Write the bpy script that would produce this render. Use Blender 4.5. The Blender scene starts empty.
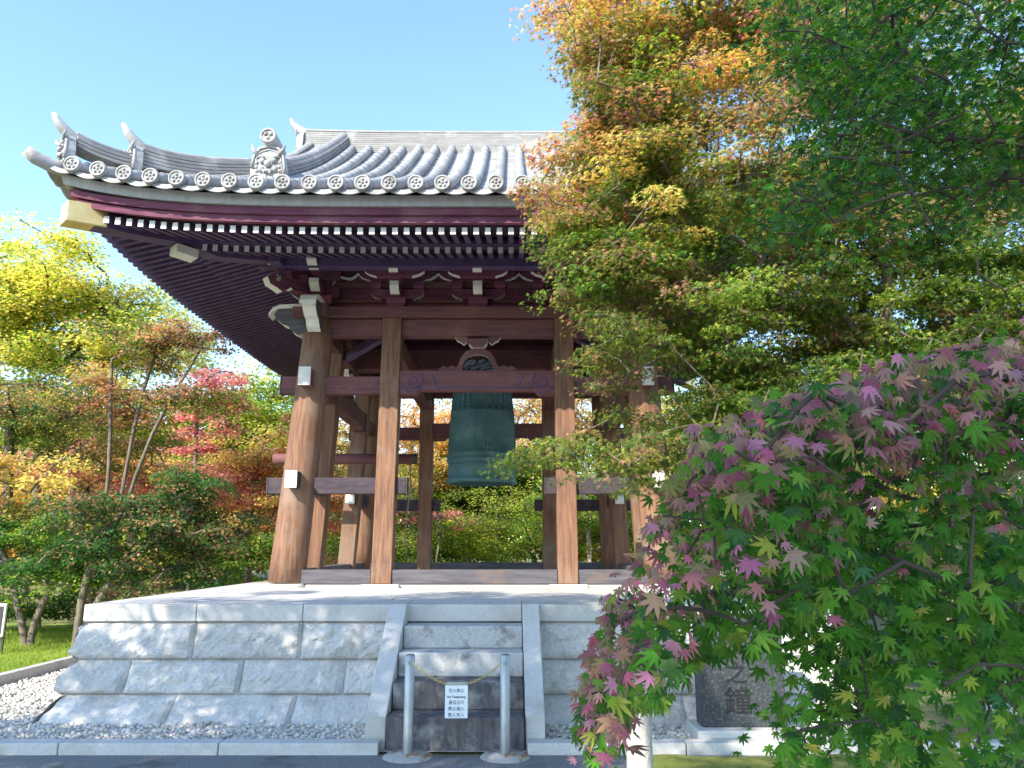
import bpy, math, random
import numpy as np
from mathutils import Vector, Matrix

R = math.radians
C = bpy.context.scene.collection
scene = bpy.context.scene

# ------------------------------------------------------------------ camera
W, H, FOC = 1024, 768, 769.0
EYE, PITCH = 1.6, 12.04
cd = bpy.data.cameras.new('camera')
cam = bpy.data.objects.new('camera', cd); C.objects.link(cam)
cd.sensor_width = 36.0; cd.lens = FOC / W * 36.0
cd.clip_start = 0.05; cd.clip_end = 2000
cam.location = (0, 0, EYE); cam.rotation_euler = (R(90 + PITCH), 0, 0)
scene.camera = cam

# ------------------------------------------------------------------ light
SUN_EL, SUN_AZ = 35.0, 35.0          # height, and degrees to the left of straight behind the camera
s = Vector((-math.sin(R(SUN_AZ)) * math.cos(R(SUN_EL)), -math.cos(R(SUN_AZ)) * math.cos(R(SUN_EL)), math.sin(R(SUN_EL))))
wd = bpy.data.worlds.new('World'); scene.world = wd; wd.use_nodes = True
nt = wd.node_tree
sky = nt.nodes.new('ShaderNodeTexSky'); sky.sky_type = 'NISHITA'; sky.sun_disc = False
sky.sun_elevation = R(SUN_EL); sky.sun_rotation = R(180 + SUN_AZ)
sky.air_density = 1.0; sky.dust_density = 0.3; sky.ozone_density = 1.0
bg = nt.nodes['Background']; bg.inputs[1].default_value = 0.15
tint = nt.nodes.new('ShaderNodeMix'); tint.data_type = 'RGBA'; tint.blend_type = 'MULTIPLY'; tint.inputs[0].default_value = 1.0
tint.inputs[7].default_value = (.85, .96, 1.05, 1)
nt.links.new(sky.outputs[0], tint.inputs[6]); nt.links.new(tint.outputs[2], bg.inputs[0])
ld = bpy.data.lights.new('sun', 'SUN'); ld.energy = 2.9; ld.angle = R(0.5); ld.color = (1.0, 0.93, 0.80)
so = bpy.data.objects.new('sun', ld); C.objects.link(so); so.rotation_euler = s.to_track_quat('Z', 'Y').to_euler()
so.location = (-6, -10, 14)
vs = scene.view_settings
vs.view_transform = 'Standard'; vs.look = 'None'; vs.gamma = 1.0; vs.use_curve_mapping = False
vs.exposure = 1.72
cy = scene.cycles
cy.max_bounces = 6; cy.diffuse_bounces = 3; cy.glossy_bounces = 2; cy.transmission_bounces = 3; cy.transparent_max_bounces = 4
cy.use_denoising = True

# ------------------------------------------------------------------ helpers
CP, SP = math.cos(R(PITCH)), math.sin(R(PITCH))
def P(px, py, D):
    """point at distance D (along +Y) seen at a photo pixel"""
    xc = (px - W / 2) / FOC; yc = (H / 2 - py) / FOC
    f = CP - yc * SP
    return Vector((xc / f * D, D, EYE + (SP + yc * CP) / f * D))
def proj(p):
    p = np.asarray(p, float).reshape(-1, 3)
    dz = p[:, 2] - EYE
    zc = p[:, 1] * CP + dz * SP; yc = -p[:, 1] * SP + dz * CP
    zc = np.where(zc < .05, .05, zc)
    return np.stack([W / 2 + FOC * p[:, 0] / zc, H / 2 - FOC * yc / zc], 1)
def inpoly(q, poly):
    x, y = q[:, 0], q[:, 1]; r = np.zeros(len(q), bool); n = len(poly)
    for i in range(n):
        x0, y0 = poly[i]; x1, y1 = poly[(i + 1) % n]
        if y0 == y1: continue
        c = ((y0 > y) != (y1 > y)) & (x < (x1 - x0) * (y - y0) / (y1 - y0) + x0)
        r ^= c
    return r

def vnoise(x, y, seed=0):
    x = np.asarray(x, float); y = np.asarray(y, float)
    def h(i, j):
        v = np.sin(i * 127.1 + j * 311.7 + seed * 74.7) * 43758.5453
        return v - np.floor(v)
    i, j = np.floor(x), np.floor(y); fx, fy = x - i, y - j
    fx = fx * fx * (3 - 2 * fx); fy = fy * fy * (3 - 2 * fy)
    return (h(i, j) * (1 - fx) + h(i + 1, j) * fx) * (1 - fy) + (h(i, j + 1) * (1 - fx) + h(i + 1, j + 1) * fx) * fy - .5

class MB:
    def __init__(s): s.v = []; s.f = []; s.m = []; s.sm = []
    def add(s, vs, fs, m=0, smooth=False):
        b = len(s.v); s.v += [tuple(p) for p in vs]
        for k, f in enumerate(fs):
            s.f.append([i + b for i in f]); s.m.append(m if isinstance(m, int) else m[k]); s.sm.append(smooth)
        return s
    def hexa(s, p, m=0):
        return s.add(p, [(0, 3, 2, 1), (4, 5, 6, 7), (0, 1, 5, 4), (1, 2, 6, 5), (2, 3, 7, 6), (3, 0, 4, 7)], m)
    def box(s, x0, x1, y0, y1, z0, z1, m=0):
        return s.hexa([(x0, y0, z0), (x1, y0, z0), (x1, y1, z0), (x0, y1, z0), (x0, y0, z1), (x1, y0, z1), (x1, y1, z1), (x0, y1, z1)], m)
    def beam(s, a, b, w, h, up=(0, 0, 1), m=0, mend=None, taper=1.0):
        a, b = Vector(a), Vector(b); d = (b - a).normalized(); up = Vector(up)
        sd = d.cross(up).normalized(); u = sd.cross(d)
        q = []
        for p, k in ((a, 1.0), (b, taper)):
            q += [p - sd * w / 2 * k - u * h / 2 * k, p + sd * w / 2 * k - u * h / 2 * k, p + sd * w / 2 * k + u * h / 2 * k, p - sd * w / 2 * k + u * h / 2 * k]
        me = m if mend is None else mend
        return s.add(q, [(0, 3, 2, 1), (4, 5, 6, 7), (0, 1, 5, 4), (1, 2, 6, 5), (2, 3, 7, 6), (3, 0, 4, 7)], [m, me, m, m, m, m])
    def tube(s, pts, rad, n=12, cap=True, m=0, smooth=True):
        pts = [Vector(p) for p in pts]
        if not hasattr(rad, '__len__'): rad = [rad] * len(pts)
        V = []; F = []; ref = None
        for i, p in enumerate(pts):
            d = (pts[min(i + 1, len(pts) - 1)] - pts[max(i - 1, 0)]).normalized()
            if ref is None: ref = Vector((1, 0, 0)) if abs(d.x) < .9 else Vector((0, 0, 1))
            a = (ref - d * ref.dot(d)).normalized(); b = d.cross(a); ref = a
            for k in range(n):
                t = 2 * math.pi * k / n
                V.append(p + (a * math.cos(t) + b * math.sin(t)) * rad[i])
        for i in range(len(pts) - 1):
            for k in range(n):
                F.append((i * n + k, i * n + (k + 1) % n, (i + 1) * n + (k + 1) % n, (i + 1) * n + k))
        s.add(V, F, m, smooth)
        if cap:
            b = len(s.v) - len(V)
            s.f.append([b + k for k in range(n)][::-1]); s.m.append(m); s.sm.append(False)
            o = b + (len(pts) - 1) * n
            s.f.append([o + k for k in range(n)]); s.m.append(m); s.sm.append(False)
        return s
    def lathe(s, prof, n=32, c=(0, 0, 0), m=0, smooth=True):
        V = []; F = []
        for r, z in prof:
            for k in range(n):
                t = 2 * math.pi * k / n
                V.append((c[0] + r * math.cos(t), c[1] + r * math.sin(t), c[2] + z))
        for i in range(len(prof) - 1):
            for k in range(n):
                F.append((i * n + k, i * n + (k + 1) % n, (i + 1) * n + (k + 1) % n, (i + 1) * n + k))
        return s.add(V, F, m, smooth)
    def prism(s, poly, fn, t0, t1, mc=0, mr=0):
        """poly of (a,b); fn(a,b,t)->point; caps get mc, the rim mr (int or list per edge)"""
        n = len(poly)
        V = [fn(a, b, t0) for a, b in poly] + [fn(a, b, t1) for a, b in poly]
        F = [tuple(range(n))[::-1], tuple(range(n, 2 * n))] + [(i, (i + 1) % n, n + (i + 1) % n, n + i) for i in range(n)]
        return s.add(V, F, [mc, mc] + ([mr] * n if isinstance(mr, int) else list(mr)))
    def sweep(s, rows, m=0, closed=True, cap=True, smooth=False):
        """rows: list of rings (same count)"""
        n = len(rows[0]); V = [p for r in rows for p in r]; F = []
        for i in range(len(rows) - 1):
            for k in range(n if closed else n - 1):
                F.append((i * n + k, i * n + (k + 1) % n, (i + 1) * n + (k + 1) % n, (i + 1) * n + k))
        if cap and closed:
            F.append(tuple(range(n))[::-1]); F.append(tuple((len(rows) - 1) * n + k for k in range(n)))
        return s.add(V, F, m, smooth)
    def ball(s, c, r, n=8, k=5, m=0):
        r = (r, r, r) if not hasattr(r, '__len__') else r
        V = [(c[0], c[1], c[2] - r[2])]; F = []
        for j in range(1, k):
            a = math.pi * j / k
            for i in range(n):
                t = 2 * math.pi * i / n
                V.append((c[0] + r[0] * math.sin(a) * math.cos(t), c[1] + r[1] * math.sin(a) * math.sin(t), c[2] - r[2] * math.cos(a)))
        V.append((c[0], c[1], c[2] + r[2])); L = len(V) - 1
        for i in range(n):
            F.append((0, 1 + (i + 1) % n, 1 + i)); F.append((L, L - n + i, L - n + (i + 1) % n))
            for j in range(k - 2):
                o = 1 + j * n
                F.append((o + i, o + (i + 1) % n, o + n + (i + 1) % n, o + n + i))
        return s.add(V, F, m, True)
    def build(s, name, mats, parent=None, bevel=0, fix=True):
        me = bpy.data.meshes.new(name); me.from_pydata(s.v, [], s.f)
        for m in (mats if isinstance(mats, (list, tuple)) else [mats]): me.materials.append(m)
        me.polygons.foreach_set('material_index', s.m); me.polygons.foreach_set('use_smooth', s.sm)
        if fix:
            import bmesh
            bm = bmesh.new(); bm.from_mesh(me); bmesh.ops.recalc_face_normals(bm, faces=bm.faces); bm.to_mesh(me); bm.free()
        me.update()
        o = bpy.data.objects.new(name, me); C.objects.link(o)
        if parent: o.parent = parent
        if bevel:
            b = o.modifiers.new('bevel', 'BEVEL'); b.width = bevel; b.segments = 2; b.limit_method = 'ANGLE'; b.angle_limit = R(35)
        return o

def npmesh(name, V, F, mat, parent=None, col=None, smooth=False):
    """V (n,3), F (m,k) equal sided faces, col (m,3) colour per face"""
    me = bpy.data.meshes.new(name); k = F.shape[1]; m = len(F)
    me.vertices.add(len(V)); me.vertices.foreach_set('co', np.ascontiguousarray(V, np.float32).ravel())
    me.loops.add(m * k); me.loops.foreach_set('vertex_index', np.ascontiguousarray(F, np.int32).ravel())
    me.polygons.add(m); me.polygons.foreach_set('loop_start', np.arange(0, m * k, k, dtype=np.int32))
    me.polygons.foreach_set('use_smooth', np.full(m, smooth))
    if col is not None:
        a = me.attributes.new('tint', 'FLOAT_COLOR', 'FACE')
        a.data.foreach_set('color', np.concatenate([col, np.ones((m, 1))], 1).astype(np.float32).ravel())
    me.update(calc_edges=True); me.validate()
    for mm in (mat if isinstance(mat, (list, tuple)) else [mat]): me.materials.append(mm)
    o = bpy.data.objects.new(name, me); C.objects.link(o)
    if parent: o.parent = parent
    return o

def tag(o, label=None, cat=None, group=None, kind=None):
    if label: o['label'] = label
    if cat: o['category'] = cat
    if group: o['group'] = group
    if kind: o['kind'] = kind
    return o
def empty(name, loc, label, cat, group=None):
    o = bpy.data.objects.new(name, None); C.objects.link(o); o.location = loc; o.empty_display_size = .2
    return tag(o, label, cat, group)

# ------------------------------------------------------------------ materials
def mat(name, c1, c2=None, scale=4.0, rough=.7, bump=0.0, bscale=30.0, stretch=(1, 1, 1), metallic=0.0, spec=.4, c3=None, scale3=1.2, lo=.35, hi=.65, t3=(.55, .7), rough2=None, vary_by=None, amount=.12):
    m = bpy.data.materials.new(name); m.use_nodes = True; n = m.node_tree.nodes; L = m.node_tree.links
    b = n['Principled BSDF']; b.inputs['Roughness'].default_value = rough; b.inputs['Metallic'].default_value = metallic
    b.inputs['Specular IOR Level'].default_value = spec
    tc = n.new('ShaderNodeTexCoord'); mp = n.new('ShaderNodeMapping'); mp.inputs['Scale'].default_value = stretch
    L.new(tc.outputs['Object'], mp.inputs[0])
    def noise(sc, det=6, src=mp):
        t = n.new('ShaderNodeTexNoise'); t.inputs['Scale'].default_value = sc; t.inputs['Detail'].default_value = det; t.inputs['Roughness'].default_value = .62
        L.new(src.outputs[0] if src is mp else src.outputs['Object'], t.inputs['Vector']); return t
    def ramp(t, a, z):
        r = n.new('ShaderNodeMapRange'); r.inputs[1].default_value = a; r.inputs[2].default_value = z; L.new(t.outputs['Fac'], r.inputs[0]); return r
    def mix(fac, a, bcol):
        x = n.new('ShaderNodeMix'); x.data_type = 'RGBA'; L.new(fac.outputs[0], x.inputs[0])
        if isinstance(a, tuple): x.inputs[6].default_value = (*a, 1)
        else: L.new(a, x.inputs[6])
        x.inputs[7].default_value = (*bcol, 1); return x.outputs[2]
    if c2 is None: b.inputs['Base Color'].default_value = (*c1, 1)
    else:
        o = mix(ramp(noise(scale), lo, hi), c1, c2)
        if c3 is not None: o = mix(ramp(noise(scale3, 4, tc), *t3), o, c3)
        if vary_by:
            src = n.new('ShaderNodeNewGeometry').outputs['Random Per Island'] if vary_by == 'island' else n.new('ShaderNodeObjectInfo').outputs['Random']
            r_ = n.new('ShaderNodeMapRange'); r_.inputs[3].default_value = 1 - amount; r_.inputs[4].default_value = 1 + amount; L.new(src, r_.inputs[0])
            x = n.new('ShaderNodeMix'); x.data_type = 'RGBA'; x.blend_type = 'MULTIPLY'; x.inputs[0].default_value = 1; L.new(o, x.inputs[6]); L.new(r_.outputs[0], x.inputs[7]); o = x.outputs[2]
        L.new(o, b.inputs['Base Color'])
    if rough2 is not None:
        r = n.new('ShaderNodeMapRange'); r.inputs[3].default_value = rough; r.inputs[4].default_value = rough2
        L.new(noise(scale * 2.3).outputs['Fac'], r.inputs[0]); L.new(r.outputs[0], b.inputs['Roughness'])
    if bump:
        bp = n.new('ShaderNodeBump'); bp.inputs['Strength'].default_value = bump; bp.inputs['Distance'].default_value = .02
        L.new(noise(bscale).outputs['Fac'], bp.inputs['Height']); L.new(bp.outputs[0], b.inputs['Normal'])
    return m

def leafmat(name, trans=.45, gain=1.25, rough=.45, spec=.35):
    m = bpy.data.materials.new(name); m.use_nodes = True; n = m.node_tree.nodes; L = m.node_tree.links
    b = n['Principled BSDF']; b.inputs['Roughness'].default_value = rough; b.inputs['Specular IOR Level'].default_value = spec
    a = n.new('ShaderNodeAttribute'); a.attribute_name = 'tint'
    L.new(a.outputs['Color'], b.inputs['Base Color'])
    hs = n.new('ShaderNodeHueSaturation'); hs.inputs['Saturation'].default_value = 1.1; hs.inputs['Value'].default_value = gain
    L.new(a.outputs['Color'], hs.inputs['Color'])
    t = n.new('ShaderNodeBsdfTranslucent'); L.new(hs.outputs[0], t.inputs['Color'])
    x = n.new('ShaderNodeMixShader'); x.inputs[0].default_value = trans
    L.new(b.outputs[0], x.inputs[1]); L.new(t.outputs[0], x.inputs[2]); L.new(x.outputs[0], n['Material Output'].inputs[0])
    return m

WV = dict(spec=.22, scale=3.0, bump=.35, bscale=7, rough=.62, rough2=.85)
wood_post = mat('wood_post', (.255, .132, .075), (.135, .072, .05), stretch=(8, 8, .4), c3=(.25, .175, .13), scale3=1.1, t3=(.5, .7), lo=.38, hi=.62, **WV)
wood_low = mat('dark_tie_wood', (.075, .055, .065), (.045, .034, .045), stretch=(2, 2, 8), c3=(.10, .07, .065), scale3=1.4, **WV)  # darker and greyer than the upper tie beams
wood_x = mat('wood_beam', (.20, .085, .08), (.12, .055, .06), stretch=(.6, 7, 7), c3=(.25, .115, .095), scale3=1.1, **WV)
wood_y = mat('wood_cross_beam', (.21, .095, .08), (.13, .06, .058), stretch=(7, .6, 7), c3=(.26, .125, .10), scale3=1.1, **WV)
wood_sill = mat('weathered_shaded_sill_wood', (.125, .115, .125), (.07, .065, .078), stretch=(.7, 8, 8), c3=(.15, .11, .09), scale3=1.4, **WV)  # weathered grey, darkened further to carry the sills' shade
wood_shade = mat('shade_tinted_rafter_wood', (.125, .075, .165), (.08, .047, .11), scale=3, stretch=(2, 2, 2), rough=.6, bump=.15, bscale=20)  # blue-purple of the under-eave shade is put into this wood colour
wood_red = mat('eave_board_wood', (.21, .07, .105), (.12, .042, .075), scale=3.5, stretch=(.5, .5, 6), rough=.8, bump=.4, bscale=9, spec=.2, c3=(.22, .10, .12), scale3=1.6)  # red-brown boards with the purple cast of eave shade mixed in
wood_board = mat('ceiling_board_wood', (.08, .042, .085), (.055, .03, .06), scale=3, rough=.7)  # same purple shade cast painted into the boards above the rafters
white_paint = mat('white_painted_ends', (.74, .71, .64), (.55, .51, .44), scale=9, rough=.65, bump=.1, lo=.45, hi=.8)
tile = mat('roof_tile', (.40, .385, .37), (.29, .28, .275), scale=2.2, rough=.5, rough2=.75, bump=.25, bscale=16, spec=.35, c3=(.20, .19, .17), scale3=4.5, t3=(.50, .70), vary_by='island', amount=.16)
ridge_m = mat('weathered_ridge_tile', (.30, .285, .27), (.20, .19, .185), scale=3.2, stretch=(.6, .6, 6), rough=.7, bump=.3, bscale=18, spec=.25, c3=(.38, .37, .35), scale3=2.2)
tile_dk = mat('flat_roof_tile', (.36, .35, .35), (.27, .265, .26), scale=3, rough=.6, bump=.3, bscale=14, c3=(.22, .21, .19), scale3=3.2, vary_by='island', amount=.14)
plaster = mat('eave_edge_board', (.44, .43, .42), (.34, .33, .33), scale=3, stretch=(4, 4, .5), rough=.7, bump=.1)
gilt = mat('gilded_cap', (.90, .70, .34), (.80, .56, .22), scale=6, rough=.38, metallic=.45, bump=.1, bscale=14)
bronze = mat('bell_bronze', (.085, .175, .18), (.055, .12, .13), scale=3.5, rough=.5, rough2=.7, metallic=.2, bump=.15, bscale=25, c3=(.13, .23, .22), scale3=2.2)
iron = mat('dark_iron', (.05, .05, .055), (.09, .075, .065), scale=8, rough=.5, metallic=.6)
granite = mat('granite', (.56, .53, .50), (.43, .41, .39), scale=38, rough=.82, bump=.8, bscale=22, vary_by='object', amount=.09, c3=(.36, .33, .28), scale3=3.4, t3=(.52, .75), spec=.25)
granite_s = mat('dressed_granite', (.57, .54, .51), (.46, .44, .42), scale=60, rough=.75, bump=.15, bscale=60, c3=(.40, .37, .32), scale3=3.0, t3=(.48, .75), spec=.3, vary_by='object', amount=.06)
granite_k = mat('monument_granite', (.055, .06, .065), (.025, .027, .03), scale=90, rough=.5, bump=.12, bscale=90, c3=(.09, .095, .10), scale3=40, t3=(.52, .62), spec=.3)
granite_w = mat('worn_step_granite', (.48, .47, .46), (.38, .37, .36), scale=40, rough=.8, bump=.25, bscale=50, c3=(.17, .15, .15), scale3=5, t3=(.56, .72), spec=.25)
step_mat = mat('stained_step_stone', (.16, .145, .14), (.075, .068, .075), scale=6, stretch=(2.4, 2.4, .7), rough=.85, bump=.4, bscale=24, c3=(.34, .33, .31), scale3=4, t3=(.52, .72), spec=.2)
gravel_base = mat('gravel_bed', (.50, .46, .41), (.28, .26, .24), scale=30, rough=.9, bump=.8, bscale=40)
pebble_m = mat('pale_pebbles', (.56, .54, .50), (.36, .34, .32), scale=9, rough=.8, bump=.1)
asphalt = mat('asphalt', (.24, .235, .235), (.12, .12, .125), scale=55, rough=.85, bump=.6, bscale=120, c3=(.09, .086, .08), scale3=2)
earth = mat('garden_earth', (.30, .22, .12), (.20, .16, .07), scale=1.1, rough=.95, bump=.5, bscale=14, c3=(.10, .12, .03), scale3=.35, t3=(.42, .58))
lawn_m = mat('lawn', (.19, .28, .035), (.28, .34, .05), scale=1.6, rough=.9, bump=.6, bscale=60, c3=(.13, .20, .025), scale3=.7)
moss_m = mat('moss', (.11, .15, .02), (.20, .20, .04), scale=7, rough=.95, bump=.9, bscale=50, c3=(.06, .09, .015), scale3=5)
steel = mat('brushed_steel', (.40, .41, .41), (.27, .28, .29), scale=8, stretch=(1, 1, .3), rough=.38, rough2=.6, metallic=.8, bump=.1)
rust_m = mat('rusty_concrete', (.36, .34, .31), (.30, .13, .05), scale=9, rough=.85, bump=.3, lo=.5, hi=.62)
paper = mat('laminated_paper', (.80, .82, .84), (.74, .77, .80), scale=3, rough=.25)
carve = mat('carved_shadow_paint', (.012, .013, .016), rough=.8)
ink = mat('print_ink', (.05, .06, .09), rough=.5)
chain_m = mat('yellow_chain', (.55, .42, .14), (.42, .33, .12), scale=20, rough=.55)
rope_m = mat('hemp_rope', (.30, .24, .17), (.22, .17, .12), scale=30, rough=.9)
bark = mat('maple_bark', (.21, .175, .13), (.11, .085, .062), scale=5, stretch=(4, 4, .8), rough=.9, bump=.6, bscale=14)
bark_p = mat('pale_bark', (.42, .37, .29), (.25, .21, .16), scale=5, stretch=(3, 3, 1), rough=.9, bump=.5, bscale=14)
bark_d = mat('dark_twig_bark', (.085, .062, .048), (.05, .038, .03), scale=6, rough=.9, bump=.4, bscale=20)
stone_post_m = mat('stone_post', (.50, .47, .42), (.36, .34, .30), scale=12, rough=.85, bump=.4, bscale=40)
leaf_near = leafmat('near_leaf', .40, 1.6, .6, .12)
leaf_mid = leafmat('maple_leaf', .48, 1.55)
leaf_far = leafmat('far_leaf', .5, 1.85, .6, .15)
grass_leaf = leafmat('grass_blade', .4, 1.3, .6, .2)

# ================================================================== the setting
def sheet(name, x0, x1, y0, y1, z, m, nx=1, ny=1):
    b = MB(); V = []; F = []
    for j in range(ny + 1):
        for i in range(nx + 1): V.append((x0 + (x1 - x0) * i / nx, y0 + (y1 - y0) * j / ny, z))
    for j in range(ny):
        for i in range(nx): a = j * (nx + 1) + i; F.append((a, a + 1, a + nx + 2, a + nx + 1))
    b.add(V, F); o = b.build(name, m, fix=False); tag(o, kind='structure'); return o
AX, CYY, DECK = -.534, 14.2, 1.05
PX0, PX1, PY0, PY1 = -4.235, 3.17, 8.0, 18.3
sheet('ground', -400, 400, -400, 400, -.03, earth)
sheet('path', -40, 40, -30, 6.62, -.018, asphalt)
sheet('lawn', -40, -6.15, 6.62, 17.5, -.008, lawn_m)
sheet('gravel_ground', -6.03, 3.3, 6.7, 19.6, -.012, gravel_base)

rng = np.random.default_rng(7)
# pebbles
def pebbles(name, areas, seed, size=(.012, .026)):
    r = np.random.default_rng(seed)
    t = (1 + 5 ** .5) / 2
    ico = np.array([(-1, t, 0), (1, t, 0), (-1, -t, 0), (1, -t, 0), (0, -1, t), (0, 1, t), (0, -1, -t), (0, 1, -t), (t, 0, -1), (t, 0, 1), (-t, 0, -1), (-t, 0, 1)]) / 1.9
    fi = np.array([(0, 11, 5), (0, 5, 1), (0, 1, 7), (0, 7, 10), (0, 10, 11), (1, 5, 9), (5, 11, 4), (11, 10, 2), (10, 7, 6), (7, 1, 8), (3, 9, 4), (3, 4, 2), (3, 2, 6), (3, 6, 8), (3, 8, 9), (4, 9, 5), (2, 4, 11), (6, 2, 10), (8, 6, 7), (9, 8, 1)])
    cs = []
    for x0, x1, y0, y1, n in areas:
        cs.append(np.stack([r.uniform(x0, x1, n), r.uniform(y0, y1, n), np.abs(r.normal(0, .012, n))], 1))
    c = np.concatenate(cs); n = len(c)
    sz = r.uniform(*size, (n, 1)) * r.uniform(.7, 1.35, (n, 3)) * np.array([1, 1, .75])
    ang = r.uniform(0, 6.28, n); ca, sa = np.cos(ang), np.sin(ang)
    loc = ico[None] * (1 + r.uniform(-.18, .18, (n, 12, 1))) * sz[:, None, :]
    V = np.stack([loc[..., 0] * ca[:, None] - loc[..., 1] * sa[:, None], loc[..., 0] * sa[:, None] + loc[..., 1] * ca[:, None], loc[..., 2]], -1) + c[:, None, :]
    F = (fi[None] + (np.arange(n) * 12)[:, None, None]).reshape(-1, 3)
    g = r.uniform(.55, 1.1, n); base = np.array([[.64, .59, .52]]) * g[:, None] * (1 + r.normal(0, .04, (n, 3)))
    o = npmesh(name, V.reshape(-1, 3), F, None, col=np.repeat(np.clip(base, .05, .75), 20, 0), smooth=True)
    m = bpy.data.materials.new('pebble'); m.use_nodes = True; nn = m.node_tree.nodes
    a = nn.new('ShaderNodeAttribute'); a.attribute_name = 'tint'; m.node_tree.links.new(a.outputs['Color'], nn['Principled BSDF'].inputs['Base Color'])
    nn['Principled BSDF'].inputs['Roughness'].default_value = .8
    o.data.materials.clear(); o.data.materials.append(m); tag(o, 'pale grey gravel around the foot of the stone platform', 'gravel', kind='stuff'); return o
pebbles('gravel', [(-6.0, -1.22, 6.78, 7.75, 11000), (-6.0, -4.3, 7.6, 12, 7000), (.30, 3.25, 6.78, 7.7, 6500), (-6, -4.3, 12, 18, 3000)], 3)

def kerb(name, a, b, w, h, label, seglen=1.3, m=granite_s, zb=-.03):
    a, b = Vector(a), Vector(b); d = b - a; L = d.length; d.normalize(); n = max(1, round(L / seglen)); mb = MB()
    for i in range(n):
        p = a + d * (L * i / n + .004); q = a + d * (L * (i + 1) / n - .004)
        mb.beam((p.x, p.y, (h + zb) / 2), (q.x, q.y, (h + zb) / 2), w, h - zb)
    o = mb.build(name, m, bevel=.008); return tag(o, label, 'kerb', 'stone kerbs edging the gravel')
kerb('stone_kerb', (-6.2, 6.70, 0), (-1.07, 6.70, 0), .15, .07, 'pale granite kerb in front of the gravel, on the lawn side of the steps')
kerb('stone_kerb', (.12, 6.70, 0), (6.5, 6.70, 0), .15, .07, 'pale granite kerb in front of the gravel, on the monument side of the steps')
kerb('stone_kerb', (-6.1, 6.78, 0), (-6.1, 17.5, 0), .12, .13, 'grey kerb dividing the sunny lawn from the gravel', 1.6, granite)
kerb('stone_kerb', (5.25, 9.6, 0), (9.5, 7.4, 0), .16, .12, 'pale kerb lying aslant under the maple foliage beyond the monument', 1.2)
kerb('stone_kerb', (4.6, 8.4, 0), (8.5, 6.9, 0), .13, .06, 'low flat kerb aslant in front of the other slanting kerb', 1.2)
b = MB()
V = []; nx, ny = 40, 10
for j in range(ny + 1):
    for i in range(nx + 1):
        x = .9 + 5.2 * i / nx; y = 4.9 + 1.7 * j / ny
        e = min(j, ny - j, i, nx - i) > 0
        V.append((x, y, -.02 + (.05 + .05 * float(vnoise(x * 4, y * 4, 5))) * e))
F = [(j * (nx + 1) + i, j * (nx + 1) + i + 1, (j + 1) * (nx + 1) + i + 1, (j + 1) * (nx + 1) + i) for j in range(ny) for i in range(nx)]
b.add(V, F, 0, True); tag(b.build('moss', moss_m, fix=False), 'yellow green moss strip in front of the monument kerb', 'moss', kind='stuff')

# ================================================================== stone platform
plat = empty('stone_platform', ((PX0 + PX1) / 2, PY0, 0), 'battered granite platform with rough faced blocks and steps under the bell tower', 'platform')
plat.location = (0, 0, 0)
INS = .012
zr_ = [(.88, .0), (.53, .07), (.23, .19), (-.05, .52)]
def batter(z):
    for (za, oa), (zb, ob) in zip(zr_, zr_[1:]):
        if z >= zb - 1e-9:
            t = (za - z) / (za - zb); return oa + (ob - oa) * (t ** 1.15)
    return .52
core = MB()
rows = []
for z in np.linspace(.87, -.05, 9):
    o = batter(z) - .014; k = .2
    rows.append([(PX0 - o * k + .014, PY0 - o + .014, z), (PX1 + o * k - .014, PY0 - o + .014, z), (PX1 + o * k - .014, PY1 + o * k - .014, z), (PX0 - o * k + .014, PY1 + o * k - .014, z)])
core.sweep(rows); core.build('core', granite, plat)
def block(side, a0, a1, z1, z0, seed, first=False):
    """rough faced block on one face: a along the face, z height"""
    nu, nv = max(6, int((a1 - a0) / .035)), 14
    A = np.linspace(0, 1, nu + 1); B = np.linspace(0, 1, nv + 1); a, bb = np.meshgrid(A, B)
    pos_a = a0 + .002 + (a1 - a0 - .004) * a; z = z1 - .002 - (z1 - z0 - .004) * bb
    if first:
        lo_ = PY0 - np.vectorize(batter)(z) - .05; pos_a = lo_ + (a1 - .004 - lo_) * a
    ea, eb = a * (a1 - a0), (1 - a) * (a1 - a0)
    if first or (side == 0 and a0 <= PX0 + .01): ea = ea + 1
    if side == 0 and a1 >= PX1 - .01: eb = eb + 1
    edge = np.minimum(np.minimum(ea, eb), np.minimum(bb, 1 - bb) * (z1 - z0))
    pil = 1 - np.exp(-edge / .03)
    n = vnoise(pos_a * 4 + seed, z * 5, seed) * .07 + vnoise(pos_a * 11, z * 13 + seed, seed + 1) * .045 + vnoise(pos_a * 30, z * 34, seed + 2) * .022
    d = pil * np.maximum(.012, .045 + n + .035 * bb)
    off = np.vectorize(batter)(z)
    if side == 0: X, Y = pos_a, PY0 - off - d
    elif side == 1: X, Y = PX0 - off * .2 - d, pos_a
    elif side == 2: X, Y = PX1 + off * .2 + d, pos_a
    else: X, Y = pos_a, PY1 + off * .2 + d
    if side == 0:
        t = np.clip((pos_a - (PX0 + PX1) / 2) / ((PX1 - PX0) / 2), -1, 1)
        X = X + (off * .2 + d) * np.sign(t) * np.abs(t) ** 12
    V = np.stack([X, Y, z], -1).reshape(-1, 3)
    i = np.arange(nu); j = np.arange(nv); ii, jj = np.meshgrid(i, j); q = (jj * (nu + 1) + ii).ravel()
    F = np.stack([q, q + 1, q + nu + 2, q + nu + 1], 1)
    if side in (1, 3): F = F[:, ::-1]
    F = F[:, ::-1] if side in (0, 2) else F[:, ::-1]
    o = npmesh('stone_block', V, F, granite, plat, smooth=False); return o
front = [[PX0, -3.14, -2.08, -1.18], [PX0, -3.72, -2.62, -1.62, -1.18], [PX0, -3.2, -2.05, -1.18]]
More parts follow.
